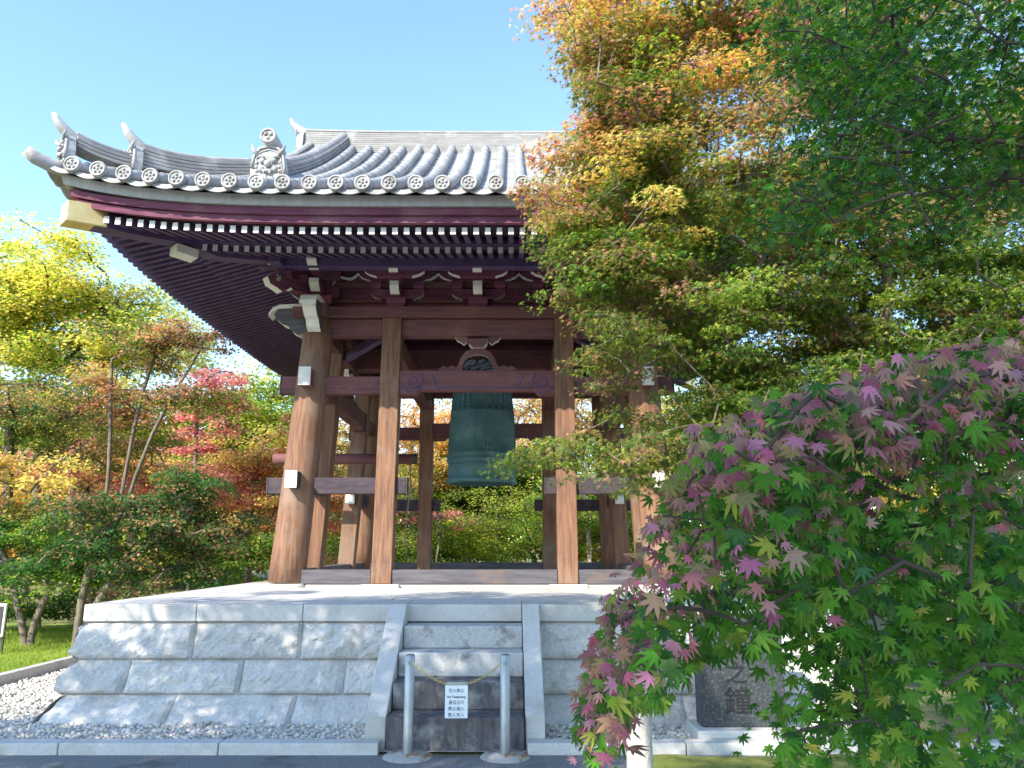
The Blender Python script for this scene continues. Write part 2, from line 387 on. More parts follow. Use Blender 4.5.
frontr = [[.24, .98, 2.05, PX1], [.24, 1.25, 1.72, 2.4, PX1], [.24, .85, 1.62, 2.55, PX1]]
levels = [.88, .53, .23, -.05]; sd = 0
for r in range(3):
    for lst in (front[r], frontr[r]):
        for a0, a1 in zip(lst, lst[1:]):
            sd += 1; block(0, a0, a1, levels[r], levels[r + 1], sd)
    for side in (1, 2):
        ys = [PY0 - .0] + list(np.arange(PY0 + .75 + .3 * r, PY1 - .6, 1.28)) + [PY1]
        for a0, a1 in zip(ys, ys[1:]):
            sd += 1; block(side, a0, a1, levels[r], levels[r + 1], sd, a0 == PY0)
    xs = list(np.linspace(PX0, PX1, 6))
    for a0, a1 in zip(xs, xs[1:]): sd += 1; block(3, a0, a1, levels[r], levels[r + 1], sd)
cx = [PX0 - .03, -3.14, -2.08, -1.06, .1, 1.2, 2.2, PX1 + .03]
for a0, a1 in zip(cx, cx[1:]):
    MB().box(a0 + .002, a1 - .002, PY0 - .045, PY0 + .62, .885, DECK).build('coping_stone', granite_s, plat, bevel=.012)
ys = list(np.linspace(PY0 + .62, PY1 + .03, 9))
for x0, x1 in ((PX0 - .03, PX0 + .6), (PX1 - .6, PX1 + .03)):
    for a0, a1 in zip(ys, ys[1:]):
        MB().box(x0, x1, a0 + .002, a1 - .002, .885, DECK).build('coping_stone', granite_s, plat, bevel=.012)
deckb = MB()
for i in range(6):
    for j in range(8):
        x0 = PX0 + .602 + (PX1 - PX0 - 1.204) * i / 6; x1 = PX0 + .602 + (PX1 - PX0 - 1.204) * (i + 1) / 6
        y0 = PY0 + .622 + (PY1 - PY0 - .6) * j / 8; y1 = PY0 + .622 + (PY1 - PY0 - .6) * (j + 1) / 8
        deckb.box(x0 + .002, x1 - .002, y0 + .002, y1 - .002, .9, DECK - .003)
deckb.build('deck_paving', granite_s, plat)
# steps and cheek stones
SX0, SX1 = -1.03, .10
noses = [(.24, 6.74), (.46, 7.04), (.67, 7.34), (.875, 7.64)]
for i, (z, y) in enumerate(noses):
    z0 = -.02 if i == 0 else noses[i - 1][0] + .002
    MB().box(SX0, SX1, y, PY0 - .05, z0, z).build('step', step_mat if i < 2 else granite_w, plat, bevel=.012)
for x0, x1, lean in ((SX0 - .175, SX0 - .003, -.01), (SX1 + .003, SX1 + .165, .01)):
    m = MB()
    poly = [(PY0 - .046, DECK + .012), (PY0 - .16, DECK + .012), (6.80, .24), (6.80, -.02), (PY0 - .046, -.02)]
    m.prism(poly, lambda a, b_, t: (t + lean * (1 - b_), a, b_), x0, x1)
    m.build('cheek_stone', granite_s, plat, bevel=.01)

# ================================================================== bell tower
tower = empty('bell_tower', (AX, CYY, DECK), 'open timber bell tower with grey tiled hip and gable roof on a stone platform', 'bell tower')
def part(mb, name, mats, parent=None, bevel=0): return mb.build(name, mats, parent or tower, bevel)
def T(k, t, n, w):
    x, y = t, -n
    for _ in range(k): x, y = y, -x
    return (x, y, w)
HB, LEAN = 2.73, .22
def fr(w): return HB - LEAN * max(w, 0) / 3.9          # distance of the frame from the axis at height w
PT = 1.34
for sx in (-1, 1):
    for sy in (-1, 1):
        pts = [(sx * fr(w), sy * fr(w), w) for w in (.05, .5, 1.5, 2.5, 3.5, 4.07)]
        c = part(MB().tube(pts, [.262, .258, .25, .243, .236, .232], 28), 'main_column', wood_post)
        part(MB().lathe([(.0, .052), (.285, .052), (.31, .03), (.315, -.01)], 28, (sx * HB, sy * HB, 0)), 'base_stone', granite_s, c)
        # end pieces of the tie beams, painted
for k in range(4):
    for t in (-PT, PT):
        p = MB().beam(T(k, t, fr(.04), .04), T(k, t, fr(4.07) - .005, 4.07), .29, .30, up=T(k, 0, 1, 0))
        o = part(p, 'post', wood_post, bevel=.012)
        q = MB(); a = T(k, t - .27, HB + .24, 0); b_ = T(k, t + .27, HB - .24, 0)
        q.box(min(a[0], b_[0]), max(a[0], b_[0]), min(a[1], b_[1]), max(a[1], b_[1]), -.01, .045)
        part(q, 'base_stone', granite_s, o, .01)
    wx = wood_x if k % 2 == 0 else wood_y
    dw = -.012 if k % 2 else 0
    # sills between the posts
    for t0, t1 in ((-HB + .2, -PT - .15), (-PT + .15, PT - .15), (PT + .15, HB - .2)):
        part(MB().beam(T(k, t0, fr(.14), .145), T(k, t1, fr(.14), .145), .24, .2), 'ground_sill', wood_sill if k % 2 == 0 else wood_sill, bevel=.012)
        part(MB().beam(T(k, t0 + .12, fr(.14), .018), T(k, t1 - .12, fr(.14), .018), .3, .036), 'sill_stone', granite_s)
    # lower and upper tie beams with protruding noses
    lw = 1.455 - (.0 if k % 2 == 0 else -.02)
    def tie(w, h, d, t0, t1, m, name='tie_beam'):
        n = fr(w); o = part(MB().beam(T(k, t0, n, w), T(k, t1, n, w), d, h), name, m, bevel=.01); return o
    zl, zu = (1.455, 3.0) if k % 2 == 0 else (1.52, 3.06)
    sl = 1 if k % 2 == 0 else 1
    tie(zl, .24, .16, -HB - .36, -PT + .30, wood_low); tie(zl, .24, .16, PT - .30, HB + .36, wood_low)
    for t in (-HB - .36, -PT + .30, PT - .30, HB + .36):
        sg = 1 if t in (-PT + .30, HB + .36) else -1
        n = fr(zl); a = T(k, t, n, zl); b_ = T(k, t + sg * .02, n, zl)
        part(MB().beam(a, b_, .172, .252), 'beam_end_cap', white_paint if k % 2 else iron, bevel=.005)
    tie(zu, .27, .17, -HB - .28, -PT - .12, wx); tie(zu, .27, .17, PT + .12, HB + .28, wx)
    for t in (-HB - .28, HB + .28):
        n = fr(zu); sg = -1 if t < 0 else 1
        part(MB().beam(T(k, t, n, zu), T(k, t + sg * .02, n, zu), .182, .282), 'beam_end_cap', white_paint if k % 2 else iron, bevel=.005)
    # carved bell beam
    n = fr(3.02); B = MB()
    L_ = PT - .14
    poly = [(-L_, 2.85), (-.95, 2.85), (-.88, 2.92), (.88, 2.92), (.95, 2.85), (L_, 2.85), (L_, 3.22), (-L_, 3.22)]
    B.prism(poly, lambda a, z, t: T(k, a, n + t, z), -.12, .12)
    o = part(B, 'carved_beam', wx, bevel=.008)
    sw = MB()
    for sg in (-1, 1):
        pts = []
        for i in range(30):
            a = i / 29
            th = a * 4.2 * math.pi * .55
            r = .035 + .085 * a
            pts.append(T(k, sg * (.98 - r * math.cos(th) * 1.25), n + .125, 3.05 + r * math.sin(th)))
        sw.tube(pts, .013, 6)
        pts = [T(k, sg * (1.17 - .30 * a), n + .122, 2.98 - .09 * math.sin(a * math.pi) - .02 * a) for a in np.linspace(0, 1, 10)]
        sw.tube(pts, .012, 6)
        pts = [T(k, sg * (.72 - .12 * a), n + .122, 3.14 - .2 * a + .03 * math.sin(a * 6)) for a in np.linspace(0, 1, 8)]
        sw.tube(pts, .011, 6)
    sw.tube([T(k, t, n + .122, 2.945) for t in np.linspace(-.86, .86, 6)], .012, 6)
    part(sw, 'swirl_carving', wood_shade, o)
    # frog-leg strut on the carved beam
    fl = MB(); outer = [(-.56, 3.222), (-.60, 3.27), (-.53, 3.32), (-.47, 3.285), (-.41, 3.33), (-.34, 3.29), (-.30, 3.34), (-.26, 3.46), (-.18, 3.55), (-.07, 3.59)]
    outer = outer + [(-a, b_) for a, b_ in outer[::-1]]
    inner = [(.24, 3.222), (.22, 3.36), (.16, 3.46), (.05, 3.50), (-.05, 3.50), (-.16, 3.46), (-.22, 3.36), (-.24, 3.222)]
    n2 = fr(3.4)
    # frame as two halves so the opening stays open
    for sg in (-1, 1):
        half = [p for p in outer if p[0] <= 0] + [(0, 3.59), (0, 3.50)] + [p for p in inner if p[0] < 0]
        half = [(p[0] * sg, p[1]) for p in half]
        fl.prism(half, lambda a, z, t: T(k, a, n2 + t, z), -.05, .05, 0, 1)
    o = part(fl, 'frog_leg_strut', [wx, plaster])
    cv = MB(); rr = random.Random(5)
    for i in range(34):
        a = rr.uniform(-.2, .2); z = rr.uniform(3.24, 3.46 - abs(a) * .5)
        cv.ball(T(k, a, n2 + rr.uniform(-.01, .03), z), (rr.uniform(.02, .05), rr.uniform(.02, .04), rr.uniform(.015, .03)), 7, 4)
    a, b_ = T(k, -.235, n2 - .03, 3.222), T(k, .235, n2 - .01, 3.5)
    cv.box(min(a[0], b_[0]), max(a[0], b_[0]), min(a[1], b_[1]), max(a[1], b_[1]), 3.23, 3.40)
    part(cv, 'flower_carving', wood_sill, o)
    cap = MB().prism([(-.16, 3.74), (-.14, 3.66), (-.07, 3.595), (.07, 3.595), (.14, 3.66), (.16, 3.74)], lambda a, z, t: T(k, a, n2 + t, z), -.1, .1, 0, 1)
    part(cap, 'bearing_block', [wx, white_paint], o)
    for sg in (-1, 1):
        wg = MB().prism([(.17, 3.785), (.17, 3.70), (.22, 3.66), (.27, 3.70), (.32, 3.72), (.36, 3.785)], lambda a, z, t: T(k, sg * a, n2 + t, z), -.05, .05, 0, 1)
        part(wg, 'bracket_wing', [wx, white_paint], o)
    # head beam and plate above
    n = fr(3.93)
    for t0, t1 in ((-HB + LEAN + .2, -PT - .146), (-PT + .146, PT - .146), (PT + .146, HB - LEAN - .2)):
        part(MB().beam(T(k, t0, n - .02, 3.93), T(k, t1, n - .02, 3.93), .2, .275), 'head_beam', wx, bevel=.01)
    part(MB().beam(T(k, -2.9, n, 4.165 + dw), T(k, 2.9, n, 4.165 + dw), .36, .17), 'wall_plate', wx, bevel=.01)
    # infill boards between the brackets, and purlins
    part(MB().beam(T(k, -2.55, n - .1, 4.62), T(k, 2.55, n - .1, 4.62), .06, .72), 'infill_board', wood_red)
    for w_, h_, nn in ((4.40, .05, -.055), (4.66, .10, -.03)):
        part(MB().beam(T(k, -2.6, n + nn, w_ + dw), T(k, 2.6, n + nn, w_ + dw), .07, h_), 'wall_rail', wx, bevel=.006)
    part(MB().beam(T(k, -2.6, n, 4.99 + dw), T(k, 2.6, n, 4.99 + dw), .2, .2), 'wall_purlin', wx, bevel=.01)
    part(MB().beam(T(k, -3.35, n + .52, 4.84 + dw), T(k, 3.35, n + .52, 4.84 + dw), .18, .2), 'eave_purlin', wood_shade, bevel=.01)

    # bracket sets above the posts and between
    def arm(mb, tc, nn, w0, half, h, th):
        q = [(-half, w0 + h), (-half, w0 + h * .55), (-half * .86, w0 + h * .25), (-half * .6, w0), (half * .6, w0), (half * .86, w0 + h * .25), (half, w0 + h * .55), (half, w0 + h)]
        mr = [1, 1, 1, 0, 1, 1, 1, 0]
        mb.prism(q, lambda a, z, t: T(k, tc + a, nn + t, z), -th / 2, th / 2, 0, mr)
    def dado(mb, tc, nn, w0, sz, h):
        a = sz / 2; c0 = a * .72
        ring = [[(tc - c0, nn - c0), (tc + c0, nn - c0), (tc + c0, nn + c0), (tc - c0, nn + c0)], [(tc - a, nn - a), (tc + a, nn - a), (tc + a, nn + a), (tc - a, nn + a)]]
        mb.sweep([[T(k, t, q, w0) for t, q in ring[0]], [T(k, t, q, w0 + h * .45) for t, q in ring[1]], [T(k, t, q, w0 + h) for t, q in ring[1]]])
    def outarm(mb, tc, w0, n0, n1, h, th):
        q = [(n0, w0 + h), (n0, w0), (n1 - .12, w0), (n1 - .03, w0 + h * .3), (n1, w0 + h * .55), (n1, w0 + h)]
        mb.prism(q, lambda a, z, t: T(k, tc + t, a, z), -th / 2, th / 2, 0, [0, 0, 1, 1, 1, 0])
    for tc in (-1.29, 0, 1.29):
        root = MB(); dado(root, tc, n, 4.252, .30, .16); o = part(root, 'bracket_set', wood_red)
        a1 = MB(); arm(a1, tc, n + .002, 4.40, .42, .17, .13); part(a1, 'bracket_arm', [wood_red, white_paint], o)
        a2 = MB(); arm(a2, tc, n + .004, 4.70, .60, .17, .13); part(a2, 'bracket_arm', [wood_red, white_paint], o)
        a3 = MB(); outarm(a3, tc, 4.42, n - .1, n + .38, .18, .14); part(a3, 'outrigger', [wood_red, white_paint], o)
        a4 = MB(); outarm(a4, tc, 4.70, n - .1, n + .60, .16, .14); part(a4, 'outrigger', [wood_red, white_paint], o)
        for dt, dn, w_, z_, h_ in [(0, .28, 4.605, .2, .1)] + [(d, 0, 4.58, .19, .12) for d in (-.34, .34)] + [(d, 0, 4.872, .19, .06) for d in (-.5, 0, .5)]:
            bl = MB(); dado(bl, tc + dt, n + dn, w_, z_, h_); part(bl, 'bearing_block', wood_red, o)
        a5 = MB(); arm(a5, tc, n + .36, 4.66, .46, .15, .12); part(a5, 'bracket_arm', [wood_red, white_paint], o)
    # frog-leg boards between sets: white edged ogee
    for tc in (-.645, .645, -1.93, 1.93):
        q = []
        for a in np.linspace(-1, 1, 21):
            q.append((a * .40, 4.66 + .20 * (1 - abs(a)) ** .6 - .05 * math.sin(abs(a) * 6.0)))
        q2 = [(a, z - .03) for a, z in q[::-1]]
        og = MB().prism(q + q2, lambda a, z, t: T(k, tc + a, n - .02 + t, z), -.02, .045, 1, 1)
        part(og, 'ogee_moulding', [wood_red, white_paint])
    # corner noses along this face: at both ends they run out past the columns
    for sg in (-1, 1):
        e = fr(4.0)
        nose = [(.22, 4.23), (.22, 3.83), (.30, 3.80), (.40, 3.86), (.47, 3.95), (.56, 3.98), (.66, 4.06), (.70, 4.15), (.64, 4.23)]
        nb = MB().prism(nose, lambda a, z, t: T(k, sg * (e + a), e + t, z), -.10, .10, 0, [0, 1, 1, 1, 1, 1, 1, 1, 1])
        part(nb, 'carved_nose', [wood_sill, white_paint])
        lip = MB().sweep([[T(k, sg * (e + a), e + b0, z) for b0, z in ((-.125, zz), (.125, zz), (.125, zz + .06), (-.125, zz + .06))] for a, zz in ((.1, 4.235), (.4, 4.245), (.62, 4.235), (.72, 4.19), (.78, 4.10))])
        part(lip, 'nose_lip', white_paint)
# corner bracket stacks
for sx in (-1, 1):
    for sy in (-1, 1):
        e = fr(4.0)
        root = MB()
        a = .2
        for w0, w1, c0, c1 in ((4.252, 4.33, .15, .21), (4.33, 4.42, .21, .21)):
            root.sweep([[(sx * e + i * c, sy * e + j * c, w) for i, j in ((-1, -1), (1, -1), (1, 1), (-1, 1))] for w, c in ((w0, c0), (w1, c1))])
        o = part(root, 'corner_bracket', wood_red)
        def pr(poly, ax_, th, rim):
            m = MB()
            if ax_ == 'x': f = lambda p, z, t: (sx * (e + p), sy * e + t, z)
            elif ax_ == 'y': f = lambda p, z, t: (sx * e + t, sy * (e + p), z)
            else: f = lambda p, z, t: (sx * (e + p * .7071) + t * .7071 * sy, sy * (e + p * .7071) - t * .7071 * sx, z)
            m.prism(poly, f, -th / 2, th / 2, 0, rim); part(m, 'bracket_arm', [wood_red, white_paint], o, 0)
        for i, (w0, L_, ax_) in enumerate(((4.43, .50, 'x'), (4.435, .50, 'y'), (4.72, .72, 'x'), (4.725, .72, 'y'), (4.44, .75, 'd'), (4.73, 1.05, 'd'))):
            q = [(-.3, w0 + .17), (-.3, w0), (L_ * .72, w0), (L_ * .9, w0 + .05), (L_, w0 + .10), (L_, w0 + .17)]
            pr(q, ax_, .15, [0, 0, 1, 1, 1, 0])
        hk = [(.60, 4.44), (.72, 4.36), (.80, 4.40), (.92, 4.44), (.97, 4.54), (.90, 4.61), (.82, 4.58), (.86, 4.52), (.78, 4.50), (.70, 4.60), (.60, 4.62)]
        pr(hk, 'd', .16, [1] * 11)
        for w0, d in ((4.61, .34), (4.61, .62)):
            m = MB(); c = e + d * .7071
            m.box(sx * c - .1, sx * c + .1, sy * c - .1, sy * c + .1, w0, w0 + .11); part(m, 'bearing_block', wood_red, o, .01)

# ---- eaves
EAVE = 5.3
def up(t): return (abs(t) / EAVE) ** 4.5
def ru(t, n): return .20 * (abs(t) / 5.0) ** 4 * max(0., (n - 2.3) / 2.65)
BW, BSL, FW, FSL = 4.655, .30, 4.535, .27
raf_extra = [MB() for _ in range(1)][0]
cnt = 0
for k in range(4):
    for kind in ('fly', 'base'):
        nmax = 33 if kind == 'fly' else 26
        for i in range(-nmax, nmax):
            t = (i + .5) * .149
            if kind == 'fly':
                n1 = 4.95; n0 = max(3.8, abs(t) + .06)
                if n0 > n1 - .12: continue
                f = lambda n: FW + FSL * (n1 - n) + ru(t, n)
            else:
                n1 = 4.0; n0 = max(2.25, abs(t) + .06)
                if n0 > n1 - .12: continue
                f = lambda n: BW + BSL * (n1 - n) + ru(t, n)
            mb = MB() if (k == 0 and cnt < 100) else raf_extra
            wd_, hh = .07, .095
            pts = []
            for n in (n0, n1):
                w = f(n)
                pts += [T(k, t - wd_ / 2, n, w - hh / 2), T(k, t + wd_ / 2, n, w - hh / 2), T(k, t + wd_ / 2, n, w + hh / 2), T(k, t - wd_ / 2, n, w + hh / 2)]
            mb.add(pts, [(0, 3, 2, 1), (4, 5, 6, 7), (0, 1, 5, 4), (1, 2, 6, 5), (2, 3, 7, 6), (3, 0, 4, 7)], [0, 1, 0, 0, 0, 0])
            if mb is not raf_extra: cnt += 1; part(mb, 'rafter', [wood_shade, white_paint])
tag(part(raf_extra, 'rafters', [wood_shade, white_paint]), kind='stuff')
def ringstrip(k, prof, upl, m, name, closed=True, NT=40, smooth=False):
    rows = []
    for tau in np.linspace(-1, 1, NT + 1):
        rows.append([T(k, tau * n, n, w + (upl * up(tau * EAVE) if not callable(upl) else upl(tau * n, n))) for n, w in prof])
    mb = MB().sweep(rows, closed=closed, smooth=smooth); return part(mb, name, m)
for k in range(4):
    ringstrip(k, [(4.97, 4.60), (5.05, 4.60), (5.06, 4.685), (4.97, 4.685)], .24, wood_red, 'eave_board')
    ringstrip(k, [(4.95, 4.688), (5.10, 4.688), (5.12, 4.775), (4.95, 4.775)], .26, wood_red, 'eave_board')
    ringstrip(k, [(4.9, 4.779), (5.17, 4.779), (5.20, 4.905), (4.9, 4.905)], .30, plaster, 'eave_edge')
    ringstrip(k, [(3.86, 4.72), (4.05, 4.715), (4.05, 4.80), (3.86, 4.80)], lambda t, n: ru(t, n), wood_shade, 'rafter_plate')
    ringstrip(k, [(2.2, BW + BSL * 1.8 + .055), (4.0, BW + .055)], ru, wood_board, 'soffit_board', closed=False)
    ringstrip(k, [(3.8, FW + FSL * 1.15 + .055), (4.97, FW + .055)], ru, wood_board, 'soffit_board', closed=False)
for sx in (-1, 1):
    for sy in (-1, 1):
        hr = MB()
        rows = []
        for q in np.linspace(2.3, 4.93, 10):
            w = FW + FSL * (4.95 - q) - .02 + ru(q, q) if q > 3.9 else BW + BSL * (4.0 - q) - .02 + ru(q, q)
            d = .085
            rows.append([(sx * q + d * sx * a, sy * q - d * sy * a, w + c) for a, c in ((-1, -.12), (1, -.12), (1, .1), (-1, .1))])
        hr.sweep(rows); o = part(hr, 'hip_rafter', wood_shade)
        gc = MB(); rows = []
        for q in (4.80, 5.14):
            w = FW + FSL * (4.95 - q) - .02 + .2 + (.04 if q > 5 else 0); d = .105 if q < 5 else .1
            rows.append([(sx * q + d * sx * a, sy * q - d * sy * a, w + c) for a, c in ((-1, -.15), (1, -.15), (1, .13), (-1, .13))])
        gc.sweep(rows); part(gc, 'gilded_cap', gilt, o, .012)
        # white end of the lower hip rafter
        le = MB(); rows = []
        for q in (3.95, 4.16):
            w = BW - .12 + ru(4, 4) + (q - 3.95) * .1
            rows.append([(sx * q + .09 * sx * a, sy * q - .09 * sy * a, w + c) for a, c in ((-1, -.07), (1, -.07), (1, .05), (-1, .05))])
        le.sweep(rows); part(le, 'rafter_end', white_paint, o)
# flat boarding added above the bell to block light from overhead
part(MB().box(-2.35, 2.35, -2.35, 2.35, 5.2, 5.24), 'added_ceiling', wood_board)
for i in range(7):
    x = -2.1 + .7 * i
    part(MB().beam((x, -2.4, 5.15), (x, 2.4, 5.15), .09, .1), 'ceiling_joist', wood_shade)
part(MB().beam((-2.5, 0, 4.02), (2.5, 0, 4.02), .34, .40), 'bell_hanging_beam', wood_x, bevel=.02)
for x in (-1.34, 1.34):
    part(MB().beam((x, -2.45, 3.66), (x, 2.45, 3.66), .26, .3), 'cross_beam', wood_y, bevel=.012)
for sx in (-1, 1):      # diagonal struts under the roof corners inside
    for sy in (-1, 1):
        part(MB().beam((sx * 2.35, sy * 1.3, 3.75), (sx * 1.3, sy * 2.35, 4.0), .12, .14), 'corner_brace', wood_shade)

# ---- roof
def fz(sv): return 4.93 + .5 * sv + .0295 * sv * sv
def zr(t, n): sv = EAVE - n; return fz(sv) + .34 * up(t) * max(0., 1 - max(sv, 0) / 2.2)
GAB, VERGE = 3.3, 3.6
for k in range(4):
    main = k % 2 == 0
    surf = MB(); rolls = MB(); ends = MB()
    def nend(t): return (0.0 if abs(t) <= VERGE else abs(t)) if main else max(abs(t), GAB)
    # base: strips between rolls, stepped courses
    step = .3312; ts = [(i - 16) * step for i in range(33)]
    for i in range(32):
        for t0, t1 in ((ts[i], ts[i + 1]),):
            e0, e1 = nend(t0 if abs(t0) > abs(t1) else t1), nend(t1 if abs(t1) > abs(t0) else t0)
            if main and (abs(t0) > VERGE) != (abs(t1) > VERGE):
                e0 = e1 = abs(max(t0, t1, key=abs))
            n = EAVE
            lim0, lim1 = nend(t0), nend(t1)
            if main and (abs(t0) > VERGE or abs(t1) > VERGE): lim0, lim1 = max(lim0, abs(t0)), max(lim1, abs(t1))
            lim = min(lim0, lim1); nn = max(2, int((EAVE - lim) / .26))
            for j in range(nn):
                a = EAVE - (EAVE - lim) * j / nn; c = EAVE - (EAVE - lim) * (j + 1) / nn - .006
                A0, A1 = max(a, lim0), max(a, lim1); C0, C1 = max(c, lim0), max(c, lim1)
                tm = (t0 + t1) / 2
                rows = []
                for t in (t0, t0 * .7 + t1 * .3, tm, t0 * .3 + t1 * .7, t1):
                    la = lim0 + (lim1 - lim0) * (t - t0) / (t1 - t0)
                    sag = -.02 * (1 - ((t - tm) / ((t1 - t0) / 2)) ** 2)
                    na, nc = max(a, la), max(c, la)
                    rows.append([T(k, t, na - .001, zr(t, na) + sag - .012), T(k, t, na, zr(t, na) + .014 + sag), T(k, t, nc, zr(t, nc) + sag)])
                V = [p for r_ in rows for p in r_]
                surf.add(V, [(q * 3 + h, q * 3 + h + 1, q * 3 + h + 4, q * 3 + h + 3) for q in range(4) for h in (0, 1)], 0, False)
            # drooping lip of the eave pan tile
            tm = (t0 + t1) / 2; rows = []
            for q in np.linspace(-1, 1, 9):
                t = tm + q * (t1 - t0) / 2; z = zr(t, EAVE) + .02 - .045 * (1 - q * q)
                rows.append([T(k, t, EAVE + .03, z + .012), T(k, t, EAVE + .045, z - .055), T(k, t, EAVE + .02, z - .055), T(k, t, EAVE - .1, z + .012)])
            ends.sweep(rows, cap=False)
    for t in ts:
        if abs(t) > 5.28: continue
        e = nend(t)
        if main and abs(t) <= VERGE: e = .1
        ns = np.linspace(EAVE + .05, min(e, EAVE), max(3, int((EAVE - e) / .28) + 2))
        rolls.tube([T(k, t, n, zr(t, n) + .062) for n in ns], .082, 10, cap=True)
        # courses of the rolls
        for n in np.arange(EAVE - .22, e + .1, -.30):
            rolls.tube([T(k, t, n, zr(t, n) + .064), T(k, t, n - .035, zr(t, n - .035) + .064)], .0865, 10, cap=False)
        # end disc with a flower crest
        c = Vector(T(k, t, EAVE + .05, zr(t, EAVE) + .062)); o = Vector(T(k, 0, 1, 0)); sd_ = Vector(T(k, 1, 0, 0)); u_ = Vector((0, 0, 1))
        ends.tube([c - o * .02, c + o * .028], .105, 20)
        ring = [c + o * .03 + (sd_ * math.cos(a) + u_ * math.sin(a)) * .09 for a in np.linspace(0, 2 * math.pi, 17)]
        ends.tube(ring, .014, 6, cap=False)
        ends.ball(c + o * .03, .019, 6, 4)
        for q in range(5):
            a = q * 2 * math.pi / 5 + math.pi / 2
            ends.ball(c + o * .03 + (sd_ * math.cos(a) + u_ * math.sin(a)) * .046, .021, 6, 4)
    rf = part(surf, 'roof_slope', tile_dk)
    part(rolls, 'roll_tiles', tile, rf); part(ends, 'eave_tiles', tile, rf)

def ridge(path, half, layers, lh, rtop, name, parent=None):
    """stacked flat ridge tiles with a round cap; path of points on the base line"""
    prof = []
    w = 0
    for i in range(layers):
        h = half * (1 - .05 * i)
        prof += [(h, w), (h, w + lh * .74), (h - .02, w + lh * .76), (h - .02, w + lh)]
        w += lh
    prof += [(half * .55, w + .005)]
    for a in np.linspace(.15, .5, 4): prof.append((rtop * math.cos(a * math.pi), w + rtop * math.sin(a * math.pi)))
    full = prof + [(-a, b_) for a, b_ in prof[::-1][1:]]
    rows = []
    for i, p in enumerate(path):
        p = Vector(p); d = Vector(path[min(i + 1, len(path) - 1)]) - Vector(path[max(i - 1, 0)]); d.z = 0; d.normalize(); sd_ = Vector((d.y, -d.x, 0))
        rows.append([p + sd_ * a + Vector((0, 0, b_)) for a, b_ in full])
    return part(MB().sweep(rows), name, ridge_m, parent), w + rtop

def demon_tile(c, o, wdt, hgt, parent, disc=True, horn=0.0):
    """ridge end tile: arched slab with a relief face, at c facing o"""
    c = Vector(c); o = Vector(o).normalized(); sd_ = Vector((-o.y, o.x, 0)); u_ = Vector((0, 0, 1)); m = MB()
    poly = [(-.5, 0), (.5, 0), (.52, .35), (.46, .7), (.3, .95), (0, 1.03), (-.3, .95), (-.46, .7), (-.52, .35)]
    f = lambda a, z, t: c + sd_ * a * wdt + u_ * z * hgt + o * t
    m.prism(poly, f, -.05, .05)
    rim = [f(a * .93, z * .96 + .02, .06) for a, z in poly[1:]] ; m.tube(rim, .022, 6)
    rim = [f(a * .78, z * .86 + .02, .055) for a, z in poly[1:]] ; m.tube(rim, .012, 6)
    for sg in (-1, 1):
        m.ball(f(sg * .17, .56, .06), .045 * wdt / .45, 8, 5); m.ball(f(sg * .2, .3, .05), .05 * wdt / .45, 8, 5)
        m.tube([f(sg * .1, .62, .08), f(sg * .22, .68, .08), f(sg * .34, .66, .06)], [.02, .026, .012], 6)
        m.tube([f(sg * .30, .72, .06), f(sg * .44, .86, .1), f(sg * .50, 1.04, .08)], [.035, .028, .006], 6)
        m.tube([f(sg * .08, .22, .09), f(sg * .1, .13, .1)], [.016, .006], 6)
        for q in range(4): m.ball(f(sg * .34, .12 + .13 * q, .05), .03, 6, 4)
    m.ball(f(0, .44, .09), .05 * wdt / .45, 8, 5); m.tube([f(-.2, .27, .06), f(0, .22, .1), f(.2, .27, .06)], .022, 6)
    ob = part(m, 'ridge_end_tile', tile, parent)
    if disc:
        d = MB(); cc = f(0, 1.03, 0) + u_ * .11
        d.tube([cc - o * .35 - u_ * .02, cc + o * .14], .115, 20)
        ring = [cc + o * .14 + (sd_ * math.cos(a) + u_ * math.sin(a)) * .098 for a in np.linspace(0, 2 * math.pi, 21)]; d.tube(ring, .02, 6, cap=False)
        for q in range(3):
            a = q * 2 * math.pi / 3 + .5
            d.ball(cc + o * .14 + (sd_ * math.cos(a) + u_ * math.sin(a)) * .04, .032, 6, 4)
        part(d, 'crest_disc', tile, parent)
    return ob
ZT = fz(EAVE)
